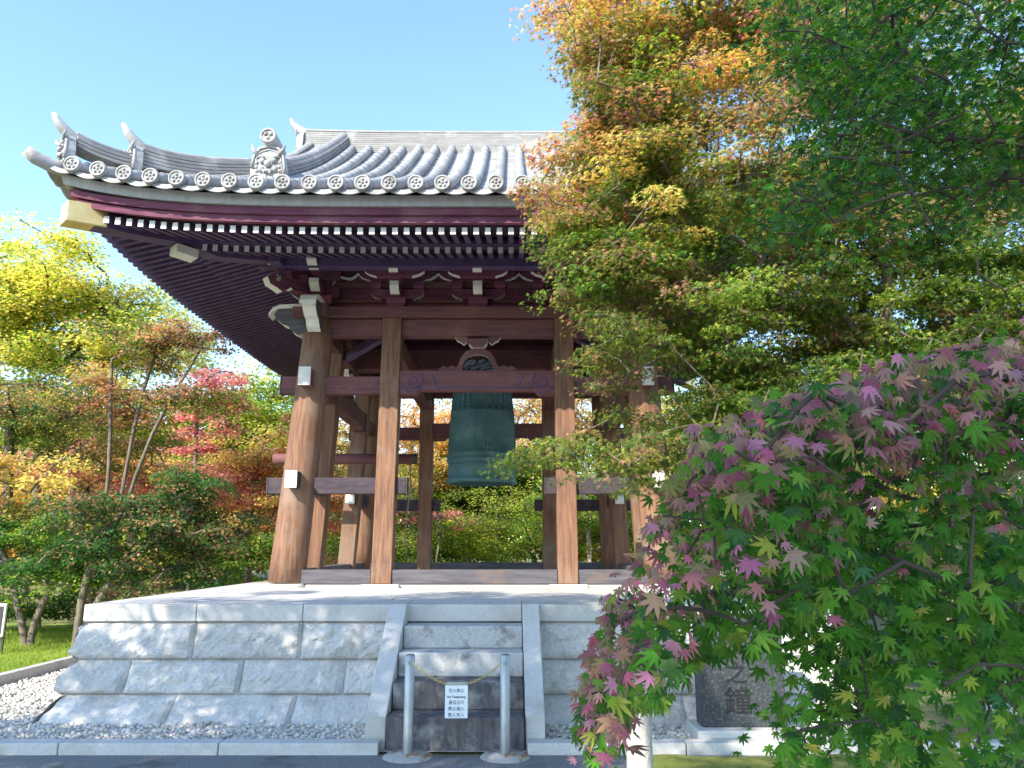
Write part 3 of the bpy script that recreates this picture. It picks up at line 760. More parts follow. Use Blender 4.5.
# main ridge, rising a little at its ends
pth = [(x, 0, ZT - .19 + .05 * (abs(x) / 3.6) ** 3) for x in np.linspace(-3.62, 3.62, 25)]
mr, mh = ridge(pth, .23, 10, .05, .10, 'main_ridge')
for sx in (-1, 1):
    demon_tile((sx * 3.68, 0, ZT - .2), (sx, 0, 0), .5, .55, mr, disc=False)
    hn = MB(); hn.tube([(sx * x, 0, ZT + z) for x, z in ((3.3, .33), (3.6, .36), (3.78, .44), (3.9, .56), (3.96, .68))], [.085, .085, .08, .065, .04], 14); part(hn, 'ridge_horn', tile, mr)
for sx in (-1, 1):
    for sy in (-1, 1):
        k = 0 if sy < 0 else 2
        # descending ridge on the main slope
        pts = [(sx * (2.86 + .05 * (1 - n / 4.3) * 0), sy * n, zr(2.86, n) + .05) for n in np.linspace(.12, 4.12, 18)]
        dr, dh = ridge(pts, .15, 5, .058, .085, 'descending_ridge')
        demon_tile((sx * 2.9, sy * 4.2, zr(2.9, 4.2) + .08), (0, sy, 0), .48, .5, dr)
        # verge tiles from ridge to the gable foot
        pts = [(sx * 3.5, sy * n, zr(3.5, n) + .05) for n in np.linspace(.1, 3.55, 14)]
        ridge(pts, .1, 2, .05, .085, 'verge_ridge', dr)
        # hip ridges: tall inner one and low outer one
        def hp(q, extra): return (sx * q, sy * q, zr(q, q) + .04 + extra)
        pts = [hp(q, .16 * max(0, (q - 3.2) / 1.35) ** 3) for q in np.linspace(3.12, 4.55, 14)]
        h1, hh1 = ridge(pts, .14, 5, .055, .085, 'hip_ridge')
        demon_tile((sx * 4.6, sy * 4.6, zr(4.6, 4.6) + .08), (sx, sy, 0), .36, .40, h1, disc=False)
        pts = [hp(q, .10 + .12 * max(0, (q - 4.5) / .55) ** 2) for q in np.linspace(4.4, 5.12, 8)]
        h2, hh2 = ridge(pts, .13, 3, .055, .085, 'hip_ridge')
        demon_tile((sx * 5.17, sy * 5.17, zr(5.17, 5.17) + .08), (sx, sy, 0), .34, .36, h2, disc=False)
        for par, q0, z0 in ((h1, 4.44, hh1 + .02), (h2, 5.02, hh2 + .10)):
            hn = MB(); z = zr(q0, q0) + z0
            hn.tube([(sx * (q0 + a), sy * (q0 + a), z + b_) for a, b_ in ((-.16, -.06), (.0, .0), (.14, .09), (.24, .20), (.30, .33))], [.075, .08, .078, .062, .03], 14); part(hn, 'ridge_horn', tile, par)
        ct = MB(); z = zr(5.3, 5.3) - .02
        ct.tube([(sx * (5.15 + a), sy * (5.15 + a), z + b_) for a, b_ in ((-.1, .0), (.12, .02), (.26, .06), (.34, .12))], [.09, .09, .085, .07], 14); part(ct, 'corner_tile', tile, h2)
    # gable wall and barge boards
    tri = [(v, max(6.0, zr(3.4, abs(v)) - .16)) for v in np.linspace(-3.2, 3.2, 25)]
    part(MB().prism(tri + [(3.2, 5.9), (-3.2, 5.9)], lambda a, z, t: (sx * (3.25 + t), a, z), 0, .06), 'gable_wall', wood_red)
    for sy in (-1, 1):
        rows = []
        for n in np.linspace(0.0, 3.5, 14):
            z = zr(3.5, n) - .03; rows.append([(sx * 3.50, sy * n, z), (sx * 3.58, sy * n, z), (sx * 3.58, sy * n, z - .28), (sx * 3.50, sy * n, z - .28)])
        part(MB().sweep(rows), 'barge_board', wood_red)

# ================================================================== the bell
bell = empty('bronze_bell', (AX - .02, CYY, DECK + 1.70), 'large green bronze temple bell hanging in the tower', 'bell')
prof = [(.56, .0), (.60, .0), (.645, .0), (.648, .045), (.632, .085), (.618, .10), (.622, .22), (.628, .30), (.636, .305), (.636, .325), (.624, .335), (.622, .40), (.632, .41), (.632, .43), (.62, .44), (.619, .50), (.630, .515), (.630, .54), (.617, .55),
        (.61, .80), (.60, 1.05), (.587, 1.28), (.594, 1.285), (.594, 1.30), (.584, 1.305), (.57, 1.48), (.553, 1.64), (.558, 1.65), (.55, 1.68), (.52, 1.76), (.42, 1.87), (.25, 1.93), (.0, 1.94)]
bd = MB(); bd.lathe(prof, 64); bd.lathe([(.0, 1.86), (.3, 1.82), (.47, 1.68), (.53, 1.2), (.55, .4), (.56, .0)], 64)
def rad(z):
    for (r0, z0), (r1, z1) in zip(prof[19:], prof[20:]):
        if z0 <= z <= z1: return r0 + (r1 - r0) * (z - z0) / max(z1 - z0, 1e-6)
    return .62
body = bd.build('bell_body', bronze, bell)
stud = None
for q in range(4):
    for i in range(5):
        for j in range(5):
            a = q * math.pi / 2 + math.pi / 4 + (i - 2) * .205; z = 1.34 + j * .066; r_ = rad(z)
            if stud is None: stud = MB().ball((0, 0, 0), .029, 8, 5).build('boss_stud', bronze, body); o = stud
            else: o = stud.copy(); C.objects.link(o)
            o.location = (r_ * math.cos(a), r_ * math.sin(a), z)
bn = MB()
for q in range(4):
    a0 = q * math.pi / 2
    for da in (-.19, .19, -.10, .10):
        bn.tube([(rad(z) * math.cos(a0 + da), rad(z) * math.sin(a0 + da), z) for z in np.linspace(.55, 1.64, 12)], .009 if abs(da) > .15 else .005, 6)
    for z in (1.31, 1.64, .60, .84):
        bn.tube([(rad(min(z, 1.63)) * math.cos(a), rad(min(z, 1.63)) * math.sin(a), z) for a in np.linspace(a0 + .22, a0 + math.pi / 2 - .22, 14)], .008, 6)
    rr = random.Random(q)
    for i in range(6):
        z = .95 + i * .095; bn.tube([(rad(z) * math.cos(a0 + d), rad(z) * math.sin(a0 + d), z + e) for d, e in ((-.05, .0), (.0, rr.uniform(-.01, .03)), (.05, .0))], .006, 5)
        bn.tube([((rad(z) + .002) * math.cos(a0 + d), (rad(z) + .002) * math.sin(a0 + d), z + e) for d, e in ((.0, -.03), (rr.uniform(-.02, .02), .03))], .006, 5)
bn.build('raised_bands', bronze, body)
sk = MB()
for sg in (-1, 1):
    sk.tube([(sg * .60, 0, .46), (sg * .632, 0, .46)], .085, 20)
    for q in range(8): sk.ball((sg * .634, .055 * math.cos(q * math.pi / 4), .46 + .055 * math.sin(q * math.pi / 4)), .018, 6, 4)
sk.build('striking_disc', bronze, bell)
dl = MB(); dl.tube([(.22 * math.cos(a), 0, 1.93 + .24 * math.sin(a)) for a in np.linspace(0, math.pi, 14)], .055, 10)
dl.build('dragon_loop', bronze, bell)
ir = MB(); ir.tube([(0, -.2, 2.14), (0, .2, 2.14)], .05, 12)
for y in (-.19, .19): ir.tube([(0, y, 2.14), (0, y, 2.58)], .03, 10)
ir.tube([(0, -.19, 2.57), (0, .19, 2.57)], .03, 10)
ir.build('hanging_iron', iron, bell)

# striking log
log = empty('striking_log', (AX - 2.55, CYY, DECK + 2.16), 'round wooden log hung level beside the bronze bell as its striker', 'striking log')
lg = MB(); lg.tube([(-1.32, 0, 0), (-1.0, 0, 0), (0, 0, 0), (1.26, 0, 0)], [.098, .1, .1, .095], 20); lg.build('log', wood_x, log)
rg = MB(); rg.tube([(1.262, 0, 0), (1.33, 0, 0)], .102, 20); rg.build('iron_band', iron, log)
for x in (-.75, .75):
    rp = MB(); rp.tube([(x, 0, .08), (x * .9, 0, 1.40)], .013, 8); rp.tube([(x, .112 * math.cos(a), .112 * math.sin(a)) for a in np.linspace(0, 2 * math.pi, 17)], .015, 6, cap=False); rp.build('rope', rope_m, log)
pr_ = MB(); pr_.tube([(1.2, 0, -.1), (1.22, -.02, -.5), (1.15, -.03, -1.3), (1.17, 0, -1.75)], .012, 8); pr_.build('pull_rope', rope_m, log)

def lettering(name, txt, size, parent, loc, ext, off, m):
    cu = bpy.data.curves.new(name, 'FONT'); cu.body = txt; cu.size = size; cu.align_x = 'CENTER'; cu.extrude = ext; cu.offset = off
    t = bpy.data.objects.new(name, cu); C.objects.link(t)
    me = bpy.data.meshes.new_from_object(t.evaluated_get(bpy.context.evaluated_depsgraph_get())); bpy.data.objects.remove(t)
    o = bpy.data.objects.new(name, me); C.objects.link(o); o.parent = parent; o.location = loc; o.rotation_euler = (R(90), 0, 0); me.materials.clear(); me.materials.append(m); return o
# ================================================================== barrier, sign, monument, post
def steel_post(x, y, label):
    o = empty('barrier_post', (x, y, 0), label, 'barrier post', 'steel barrier posts at the foot of the steps')
    m = MB(); m.lathe([(0, .755), (.032, .755), (.040, .745), (.041, .0)], 24); m.build('post', steel, o)
    d = MB(); d.lathe([(0, .012), (.09, .012), (.10, .004), (.17, .002), (.20, -.018)], 28); d.build('concrete_footing', rust_m, o)
    h = MB(); h.tube([(0, -.046, .70), (0, -.07, .70), (0, -.075, .685)], .006, 6); h.build('hook', steel, o); return o
p1 = P(408, 752, 6.60); p2 = P(505, 752, 6.60)
steel_post(p1.x, 6.58, 'steel barrier post at the lawn side of the steps, with rusty footing')
steel_post(p2.x, 6.58, 'steel barrier post at the monument side of the steps, with rusty footing')
ch = MB(); n = 40
def cpt(i): a = i / n; return Vector((p1.x + .03 + (p2.x - p1.x - .06) * a, 6.51, .70 - .17 * (1 - (2 * a - 1) ** 2)))
for i in range(n):
    a, b_ = cpt(i), cpt(i + 1); c = (a + b_) / 2; d = (b_ - a).normalized(); o_ = Vector((0, 1, 0)) if i % 2 else d.cross(Vector((0, 1, 0)))
    ch.tube([c + d * .014 * math.cos(q) + o_ * .007 * math.sin(q) for q in np.linspace(0, 2 * math.pi, 9)], .0032, 5, cap=False)
tag(ch.build('chain', chain_m), 'yellow chain sagging between the two steel posts', 'chain')
sg = empty('notice', ((p1.x + p2.x) / 2 - .0, 6.495, .50), 'white laminated no entry notice hanging from the yellow chain', 'notice')
MB().box(-.09, .09, -.002, .002, -.215, .03).build('sheet', paper, sg)
MB().box(-.085, .085, -.004, .006, .03, .055).build('clip', steel, sg)
for txt, z, sz in (('立入禁止', -.008, .032), ('No Trespassing', -.052, .0235), ('출입금지', -.098, .033), ('禁止進入', -.144, .033), ('閒人免入', -.190, .033)):
    lettering('lettering', txt, sz, sg, (0, -.0032, z - .012), .0006, .0006 if txt[0] == 'N' else .0002, ink)

mp0 = P(697, 735, 6.95)
mon = empty('stone_monument', (mp0.x + .41, 7.05, 0), 'dark speckled granite monument with carved characters on a pale plinth', 'monument')
MB().box(-.36, .36, -.10, .12, .12, 1.02).build('slab', granite_k, mon, bevel=.008)
MB().box(-.43, .47, -.22, .24, -.02, .118).build('plinth', granite_s, mon, bevel=.012)
for txt, x, z, sz in (('之', -.05, .585, .19), ('鐘', -.05, .345, .235)):
    lettering('carved_character', txt, sz, mon, (x, -.1025, z - .1), .002, .002, carve)
pp = P(638, 702, 4.5)
sp = MB(); rows = []
for z, r in ((-.03, .066), (.3, .065), (pp.z - .06, .063), (pp.z - .02, .056), (pp.z, .04)):
    rows.append([(pp.x + r * math.cos(a) * (1.05 + .06 * math.cos(4 * a)), 4.5 + r * math.sin(a), z) for a in np.linspace(0, 2 * math.pi, 13)[:-1]])
sp.sweep(rows, smooth=True); tag(sp.build('marker_post', stone_post_m), 'short pale stone post with rounded top near the path', 'stone post')
b0 = P(-2, 612, 12.5)
sb = empty('garden_sign', (b0.x, 12.5, 0), 'small white framed board standing on the lawn edge', 'sign')
MB().box(-.13, .13, -.02, .02, .25, .75).build('board', white_paint, sb, bevel=.008); MB().box(-.10, .10, -.024, -.0205, .29, .71).build('panel', iron, sb)
for x in (-.11, .11): MB().box(x - .015, x + .015, .021, .05, -.02, .7).build('leg', iron, sb)

# ================================================================== vegetation
def star(n_l, lens, angs, sinus, shoulder=False, droop=.25):
    pts = []
    N = len(lens)
    for i in range(N):
        a = R(angs[i]); l = lens[i]
        if shoulder:
            w = .115 * (.5 + .5 * l)
            for rr, off in ((.62, -1), (1.0, 0), (.62, 1)): pts.append((math.sin(a) * l * rr + math.cos(a) * off * w, math.cos(a) * l * rr - math.sin(a) * off * w, 0))
        else: pts.append((math.sin(a) * l, math.cos(a) * l, 0))
        if i < N - 1:
            am = R((angs[i] + angs[i + 1]) / 2); pts.append((math.sin(am) * sinus, math.cos(am) * sinus, 0))
    pts.append((0, -.12, 0))
    v = np.array([(0, 0, .04)] + pts)
    r2 = v[:, 0] ** 2 + v[:, 1] ** 2; v[1:, 2] = -droop * r2[1:]
    if shoulder:
        tips_ = {3 + 4 * 0}; k4 = [(i - 1) % 4 for i in range(1, len(v))]
        v[1:, 2] -= np.where(np.array(k4) == 1, -.02, .055)
    v[:, :2] -= 0
    n = len(pts); f = np.array([(0, (i + 1) % n + 1, i + 1) for i in range(n)])
    return v * .62, f
ANG7 = [-128, -82, -40, 0, 40, 82, 128]
ANG7 = [-122, -76, -37, 0, 37, 76, 122]
LEAF7 = star(7, [.42, .78, .96, 1.0, .96, .78, .42], ANG7, .37, True, .26)
LEAF7B = star(7, [.40, .70, .92, 1.05, .90, .76, .45], [-126, -80, -41, -3, 34, 74, 120], .36, True, .50)
LEAF7C = star(7, [.36, .70, .99, 1.02, .88, .80, .46], [-119, -73, -33, 4, 41, 79, 124], .35, True, .80)
LEAF5 = star(5, [.6, .95, 1.0, .95, .6], [-105, -52, 0, 52, 105], .30, False, .25)
LEAFQ = (np.array([(0, -.5, 0), (.38, .02, -.06), (0, .55, -.02), (-.38, -.02, .06)]), np.array([(0, 1, 2), (0, 2, 3)]))

def leaves(name, c, d, nrm, size, col, tmpl, mat_, parent, twist=None):
    v, f = tmpl
    nrm = nrm / np.linalg.norm(nrm, axis=1, keepdims=True)
    d = d - nrm * (d * nrm).sum(1, keepdims=True); d /= np.linalg.norm(d, axis=1, keepdims=True) + 1e-9
    x = np.cross(d, nrm)
    V = c[:, None, :] + size[:, None, None] * (v[None, :, 0:1] * x[:, None, :] + v[None, :, 1:2] * d[:, None, :] + v[None, :, 2:3] * nrm[:, None, :])
    F = (f[None] + (np.arange(len(c)) * len(v))[:, None, None]).reshape(-1, 3)
    cc = np.repeat(np.clip(col, .004, .95), len(f), 0)
    return npmesh(name, V.reshape(-1, 3), F, mat_, parent, cc)

def skeleton(path, targets, rtrunk, r, seg=.35, rt=.006, bow=.12, low=.25):
    nodes = [np.array(p, float) for p in path]; par = [-1] + list(range(len(path) - 1))
    first = max(1, int(len(path) * low)); tips = []
    arr = np.array(nodes)
    order = np.argsort(np.linalg.norm(targets - arr[-1], axis=1) + r.uniform(0, .6, len(targets)))
    for ti in order:
        t = targets[ti]
        d = np.linalg.norm(arr[first:] - t, axis=1) + .9 * np.maximum(0, arr[first:, 2] - t[2] - .1)
        j = int(np.argmin(d)) + first; a = arr[j]; L = np.linalg.norm(t - a); k = max(1, int(math.ceil(L / seg))); prev = j; new = []
        off = r.normal(0, .09 * L, 3); off[2] += bow * L
        for q in range(1, k + 1):
            s_ = q / k; p = a + (t - a) * s_ + off * (s_ * (1 - s_)) * 1.3
            if q < k: p = p + r.normal(0, .018, 3)
            nodes.append(p); new.append(p); par.append(prev); prev = len(nodes) - 1
        arr = np.concatenate([arr, np.array(new)]); tips.append(prev)
    cnt_ = np.zeros(len(nodes))
    for t in tips:
        cnt_[t] += 1
    for i in range(len(nodes) - 1, 0, -1): cnt_[par[i]] += cnt_[i]
    tot = max(cnt_[0], 1); rad_ = rt + (rtrunk - rt) * (np.maximum(cnt_, .3) / tot) ** .52
    for i in range(len(path)): rad_[i] = max(rad_[i], rtrunk * (1 - .35 * i / len(path))) if i <= first else rad_[i]
    return np.array(nodes), np.array(par), rad_

def limbs(name, nodes, par, rad_, mat_, parent, n=6):
    idx = np.where(par >= 0)[0]; a = nodes[par[idx]]; b_ = nodes[idx]; ra = rad_[par[idx]].copy(); rb = rad_[idx]
    ra = np.minimum(ra, rb * 1.35 + .004)
    d = b_ - a; L = np.linalg.norm(d, axis=1, keepdims=True) + 1e-9; d = d / L; a = a - d * ra[:, None] * .3; b_ = b_ + d * rb[:, None] * .3
    ref = np.where(np.abs(d[:, 2:3]) < .9, np.array([[0, 0, 1.]]), np.array([[1., 0, 0]]))
    x = np.cross(d, ref); x /= np.linalg.norm(x, axis=1, keepdims=True); y = np.cross(d, x)
    ang = np.arange(n) * 2 * math.pi / n; ca, sa = np.cos(ang), np.sin(ang)
    off = x[:, None, :] * ca[None, :, None] + y[:, None, :] * sa[None, :, None]
    V = np.concatenate([a[:, None] + off * ra[:, None, None], b_[:, None] + off * rb[:, None, None]], 1).reshape(-1, 3)
    k = np.arange(n); f = np.stack([k, (k + 1) % n, n + (k + 1) % n, n + k], 1)
    F = (f[None] + (np.arange(len(idx)) * 2 * n)[:, None, None]).reshape(-1, 4)
    return npmesh(name, V, F, mat_, parent, smooth=True)

PAL = {
 'green': [(.075, .16, .028), (.10, .20, .03), (.06, .13, .03), (.14, .23, .04)],
 'leaf': [(.06, .17, .02), (.08, .20, .024), (.04, .12, .022), (.12, .235, .035)],
 'dkgreen': [(.045, .115, .04), (.06, .14, .04), (.035, .09, .032), (.075, .15, .04)],
 'lime': [(.22, .31, .045), (.28, .36, .05), (.16, .25, .04), (.36, .37, .07)],
 'yellow': [(.62, .52, .13), (.68, .59, .17), (.54, .47, .12), (.42, .42, .10)],
 'gold': [(.56, .41, .14), (.52, .35, .12), (.60, .48, .17), (.38, .32, .10)],
 'orange': [(.60, .31, .12), (.66, .38, .14), (.52, .24, .11), (.48, .36, .10)],
 'rust': [(.44, .21, .14), (.36, .18, .12), (.50, .28, .16), (.30, .22, .10)],
 'red': [(.54, .18, .18), (.60, .25, .24), (.48, .14, .14), (.52, .29, .20)],
 'olive': [(.19, .19, .055), (.25, .23, .06), (.14, .15, .045), (.30, .22, .065)],
 'pink': [(.42, .125, .205), (.48, .195, .29), (.35, .10, .15), (.41, .21, .205), (.35, .21, .15)],
}
def pick(r, n, mix):
    """per leaf colours from weighted palettes"""
    names = list(mix); w = np.array([mix[k_] for k_ in names], float); w /= w.sum()
    ch_ = r.choice(len(names), n, p=w); out = np.zeros((n, 3))
    for i, nm in enumerate(names):
        m = ch_ == i; p = np.array(PAL[nm]); out[m] = p[r.integers(0, len(p), m.sum())]
    return out * r.uniform(.8, 1.2, (n, 1)) * (1 + r.normal(0, .05, (n, 3)))

def foliage(r, clumps, rc, per, leaf, mixes, flat=.28, centre=None, tilt=.5, gain=None):
    """flattened sprays of leaves round every clump; mixes: list of palette mixes per clump"""
    c = []; col = []; nn = []; dd = []
    for i, cl in enumerate(clumps):
        n = int(per * r.uniform(.6, 1.35)); rad_ = rc * r.uniform(.65, 1.25)
        a = r.uniform(0, 6.283, n); q = rad_ * np.sqrt(r.uniform(0, 1, n)); h = r.normal(0, flat * rad_ * .6, n)
        out = np.array(cl) - centre if centre is not None else np.zeros(3)
        p = np.stack([np.cos(a) * q, np.sin(a) * q, h - .22 * q * q / rad_], 1)
        c.append(p + cl)
        nv = np.stack([np.cos(a) * .3, np.sin(a) * .3, np.ones(n)], 1) + r.normal(0, tilt, (n, 3)) + out * .12; nn.append(nv)
        dd.append(np.stack([np.cos(a), np.sin(a), np.full(n, -.25)], 1) + r.normal(0, .5, (n, 3)))
        col.append(pick(r, n, mixes[i]) * r.uniform(.85, 1.15) * (1 if gain is None else gain[i]))
    c = np.concatenate(c); n = len(c)
    return c, np.concatenate(dd), np.concatenate(nn), leaf * r.uniform(.7, 1.25, n), np.concatenate(col)

def blobs(r, specs, shell=.45):
    """specs: (centre, radii, count) -> points inside ellipsoids, thinned towards the middle"""
    out = []
    for c, rad_, n in specs:
        v = r.normal(0, 1, (n, 3)); v /= np.linalg.norm(v, axis=1, keepdims=True)
        q = (shell + (1 - shell) * r.uniform(0, 1, (n, 1)) ** .6)
        out.append(np.array(c) + v * q * np.array(rad_) * (1 + r.normal(0, .08, (n, 1))))
    return np.concatenate(out)

def tree(name, label, base, top, rtrunk, specs, per, rc, leaf, mixfn, seed, cat='tree', group=None, bk=None, tm=LEAFQ, lm=None, lean=(0, 0), shell=.45, flat=.28, mask=None, low=.35, seg=.4, bough=None, stems=1):
    r = np.random.default_rng(seed); root = empty(name, base, label, cat, group); b_ = np.array(base, float)
    cl = blobs(r, specs, shell)
    grp = np.arange(len(cl))
    if bough is not None:
        k_, R_ = bough; n0 = len(cl); off = r.normal(0, 1, (n0, k_, 3)) * np.array([R_ * .55, R_ * .55, R_ * .19])
        slope = r.normal(0, .22, (n0, 1, 2)); off[..., 2] += (off[..., :2] * slope).sum(-1) - .16 * (off[..., 0] ** 2 + off[..., 1] ** 2) / R_
        cl = (cl[:, None] + off).reshape(-1, 3); grp = np.repeat(grp, k_)
    ok_ = cl[:, 2] > base[2] + .25; cl = cl[ok_]; grp = grp[ok_]
    if mask is not None: mk_ = mask(cl, r); cl = cl[mk_]; grp = grp[mk_]
    N_, P_, R__ = [], [], []; o_ = 0
    srt = np.argsort(cl[:, 0] + r.normal(0, .15, len(cl)))
    for si, sub in enumerate(np.array_split(srt, stems)):
        g = cl[sub]; lx, ly = (lean[0], lean[1]) if stems == 1 else ((g[:, 0].mean() - b_[0]) * .8, (g[:, 1].mean() - b_[1]) * .5)
        tp = top if stems == 1 else b_[2] + (np.quantile(g[:, 2], .8) - b_[2]) * .95
        st_ = np.array([0, 0, 0]) if stems == 1 else np.array([(si - (stems - 1) / 2) * rtrunk * 1.1, r.normal(0, .05), 0])
        path = []
        for i in range(8):
            t = i / 7; path.append(b_ + st_ + np.array([lx * t ** (1 if stems == 1 else 1.7) + .12 * math.sin(t * 5 + seed + si) * t, ly * t + .1 * math.cos(t * 4 + seed) * t, (tp - base[2]) * t - .05]))
        nd, pa, ra = skeleton(path, g, rtrunk * (1 if stems == 1 else .75), r, seg=seg, low=low)
        N_.append(nd); P_.append(np.where(pa >= 0, pa + o_, -1)); R__.append(ra); o_ += len(nd)
    tr = limbs('trunk', np.concatenate(N_) - b_, np.concatenate(P_), np.concatenate(R__), bk or bark, root)
    if bough is None: mixes = [mixfn(p, r) for p in cl]; gain = np.ones(len(cl))
    else:
        bm_ = [mixfn(cl[np.argmax(grp == g)], r) if (grp == g).any() else None for g in range(grp.max() + 1)]; bg_ = r.uniform(.72, 1.22, grp.max() + 1); mixes = [bm_[g] for g in grp]; gain = bg_[grp]
    cen = cl.mean(0)
    c, d, n, sz, col = foliage(r, cl, rc, per, leaf, mixes, flat, cen, gain=gain)
    leaves('crown', c - b_, d, n, sz, col, tm, lm or leaf_far, root)
    return root

def at(px, py, D): v = P(px, py, D); return (v.x, v.y, v.z)
def ground(px, D): v = P(px, 384, D); return (v.x, D, -.03)
def const(**mix): return lambda p, r: mix
def vary(*ms): return lambda p, r: ms[r.integers(0, len(ms))]

def bgt(name, label, px, D, bl, per, rc, leaf, mixfn, seed, rt=.12, push=0.0, bk=None, dy=1.0, group='garden trees behind the tower', cat='tree', **kw):
    """a garden tree at distance D; crown masses sized from where they stand: (px, py, rx, ry, clumps)"""
    sp = []; zt = 0; D += push; rc *= D / (D - push)
    if name == 'maple_tree':
        bl = [(a, b_, c, d, max(3, round(e * .24))) for a, b_, c, d, e in bl]; kw = {'flat': .26, 'shell': .1, 'bough': (6, rc * 1.7), **kw}; per = int(per * .85); rc *= .8; leaf *= .8
    elif name != 'low_shrub':
        bl = [(a, b_, c, d, max(4, round(e * .2))) for a, b_, c, d, e in bl]; kw = {'flat': .22, 'shell': .25, 'bough': (5, rc * 1.4), **kw}; rc *= .85; leaf *= .85
    rt *= .7
    for cx_, cy_, rx, ry, n in bl:
        c = P(cx_, cy_, D); s_ = (c - cam.location).length / FOC
        sp.append(((c.x, D, c.z), (rx * s_, max(rx, ry) * s_ * dy, ry * s_), n)); zt = max(zt, c.z)
    return tree(name, label, ground(px, D), max(zt, 1.2), rt, sp, per, rc, leaf, mixfn, seed, cat=cat, group=group, bk=bk, **kw)

G1, G2 = 'garden trees on the lawn side', 'garden trees seen through the tower'
# --- beyond the lawn
bgt('zelkova_tree', 'tall spreading tree with bright yellow crown and dark limbs', 95, 25, [(70, 275, 70, 30, 50), (15, 290, 50, 44, 44), (125, 315, 60, 30, 40), (40, 345, 80, 40, 44), (150, 350, 40, 22, 24), (-60, 300, 70, 60, 30)], 260, 1.1, .14,
    vary(dict(yellow=5, lime=2), dict(yellow=4, lime=1), dict(yellow=2, lime=3)), 111, rt=.3, bk=bark_d, group=G1, flat=.3)
bgt('maple_tree', 'slender grey stemmed maple with rust coloured top', 118, 15.5, [(150, 345, 34, 22, 18), (192, 335, 28, 16, 14), (105, 388, 26, 16, 10), (175, 405, 44, 14, 18), (205, 390, 24, 12, 8)], 170, .44, .085,
    vary(dict(rust=4, orange=1, olive=1), dict(olive=3, green=2, rust=1), dict(rust=2, olive=2, red=.6)), 12, rt=.07, bk=bark, group=G1, low=.45, stems=3)
bgt('maple_tree', 'scarlet maple sprig tree showing bright red above the rust maple', 205, 19, [(212, 385, 16, 16, 14), (200, 408, 14, 12, 8), (190, 440, 24, 16, 12)], 170, .45, .085, const(red=5, pink=1), 13, rt=.07, group=G1)
bgt('maple_tree', 'pink red maple with broad low crown at mid height', 150, 20, [(120, 478, 70, 18, 32), (185, 482, 56, 16, 26), (60, 466, 44, 14, 16)], 200, .7, .10,
    vary(dict(red=3, pink=1, rust=2), dict(rust=2, orange=2), dict(red=4, rust=1), dict(olive=2, orange=1)), 14, rt=.16, group=G1)
bgt('maple_tree', 'dark green maple with drooping layered branches beside the platform', 108, 13.2, [(192, 490, 32, 8, 15), (150, 515, 36, 10, 15), (112, 505, 26, 10, 9), (180, 545, 44, 7, 13), (100, 550, 42, 8, 13), (145, 572, 44, 6, 11), (207, 526, 30, 5, 9)], 230, .46, .07,
    vary(dict(dkgreen=4, green=1), dict(dkgreen=3, rust=.5), dict(dkgreen=2, rust=1, olive=.6)), 15, rt=.12, group=G1, low=.3, stems=2)
bgt('maple_tree', 'green maple with forked leaning trunk on the lawn edge', 62, 13.6, [(20, 558, 38, 9, 15), (62, 530, 34, 8, 13), (8, 525, 32, 8, 11), (-40, 530, 50, 40, 18), (68, 570, 32, 6, 9)], 230, .46, .07,
    vary(dict(green=4, dkgreen=2), dict(green=2, lime=2), dict(dkgreen=3, green=1)), 16, rt=.11, group=G1, stems=2)
bgt('maple_tree', 'golden leaved maple reaching in at the lawn side edge', 2, 14.5, [(10, 470, 30, 24, 16), (15, 510, 30, 14, 14), (-50, 470, 50, 40, 20)], 200, .5, .085, vary(dict(gold=3, yellow=2), dict(orange=2, gold=2)), 17, rt=.11, group=G1)
bgt('maple_tree', 'olive green maple with long level boughs under the yellow tree', 20, 16.5, [(30, 405, 60, 20, 34), (70, 432, 50, 14, 22), (-40, 410, 60, 30, 20), (105, 440, 40, 12, 14)], 200, .6, .085, vary(dict(dkgreen=3, olive=1), dict(olive=3, green=1), dict(green=2, olive=2), dict(olive=2, rust=1)), 18, rt=.14, group=G1)
bgt('maple_tree', 'orange maple glowing behind the rust coloured one', 85, 22, [(85, 385, 26, 22, 14), (60, 420, 34, 14, 14)], 200, .8, .11, vary(dict(orange=3, gold=2), dict(gold=2, lime=2)), 19, rt=.16, group=G1)
bgt('broadleaf_tree', 'pale lime tree standing behind the slender grey stemmed maple', 50, 27, [(40, 420, 70, 30, 60), (110, 400, 60, 26, 40), (-20, 400, 60, 40, 40)], 230, 1.0, .13,
    vary(dict(lime=3, yellow=2), dict(lime=3), dict(yellow=2, lime=2, gold=.6)), 25, rt=.2, group=G1)
bgt('broadleaf_tree', 'fresh yellow green tree rising between the rust maple and the tower eave', 250, 25, [(255, 405, 42, 34, 50), (230, 440, 60, 34, 60), (160, 440, 50, 26, 36), (110, 430, 50, 26, 30), (290, 400, 40, 40, 36), (290, 455, 46, 36, 36), (200, 440, 40, 24, 24)], 230, .95, .13,
    vary(dict(lime=4, yellow=1), dict(lime=2, yellow=2, gold=.5), dict(lime=3, green=1)), 20, rt=.22, group=G1)
bgt('maple_tree', 'red and orange maple spreading behind the corner column', 262, 18.5, [(262, 465, 34, 26, 26), (255, 505, 44, 20, 26), (300, 440, 28, 30, 20), (320, 490, 40, 30, 24), (235, 530, 34, 12, 12)], 210, .58, .085,
    vary(dict(red=3, rust=1), dict(orange=2, red=2), dict(olive=2, rust=2), dict(gold=2, orange=1)), 21, rt=.12, group=G1)
bgt('maple_tree', 'small green maple with thin dark stem behind the platform edge', 218, 17, [(230, 555, 38, 18, 22), (265, 548, 28, 18, 16), (200, 560, 26, 14, 10)], 200, .45, .075, vary(dict(green=3, lime=1), dict(olive=2, green=2), dict(lime=3)), 22, rt=.07, bk=bark_d, group=G1)
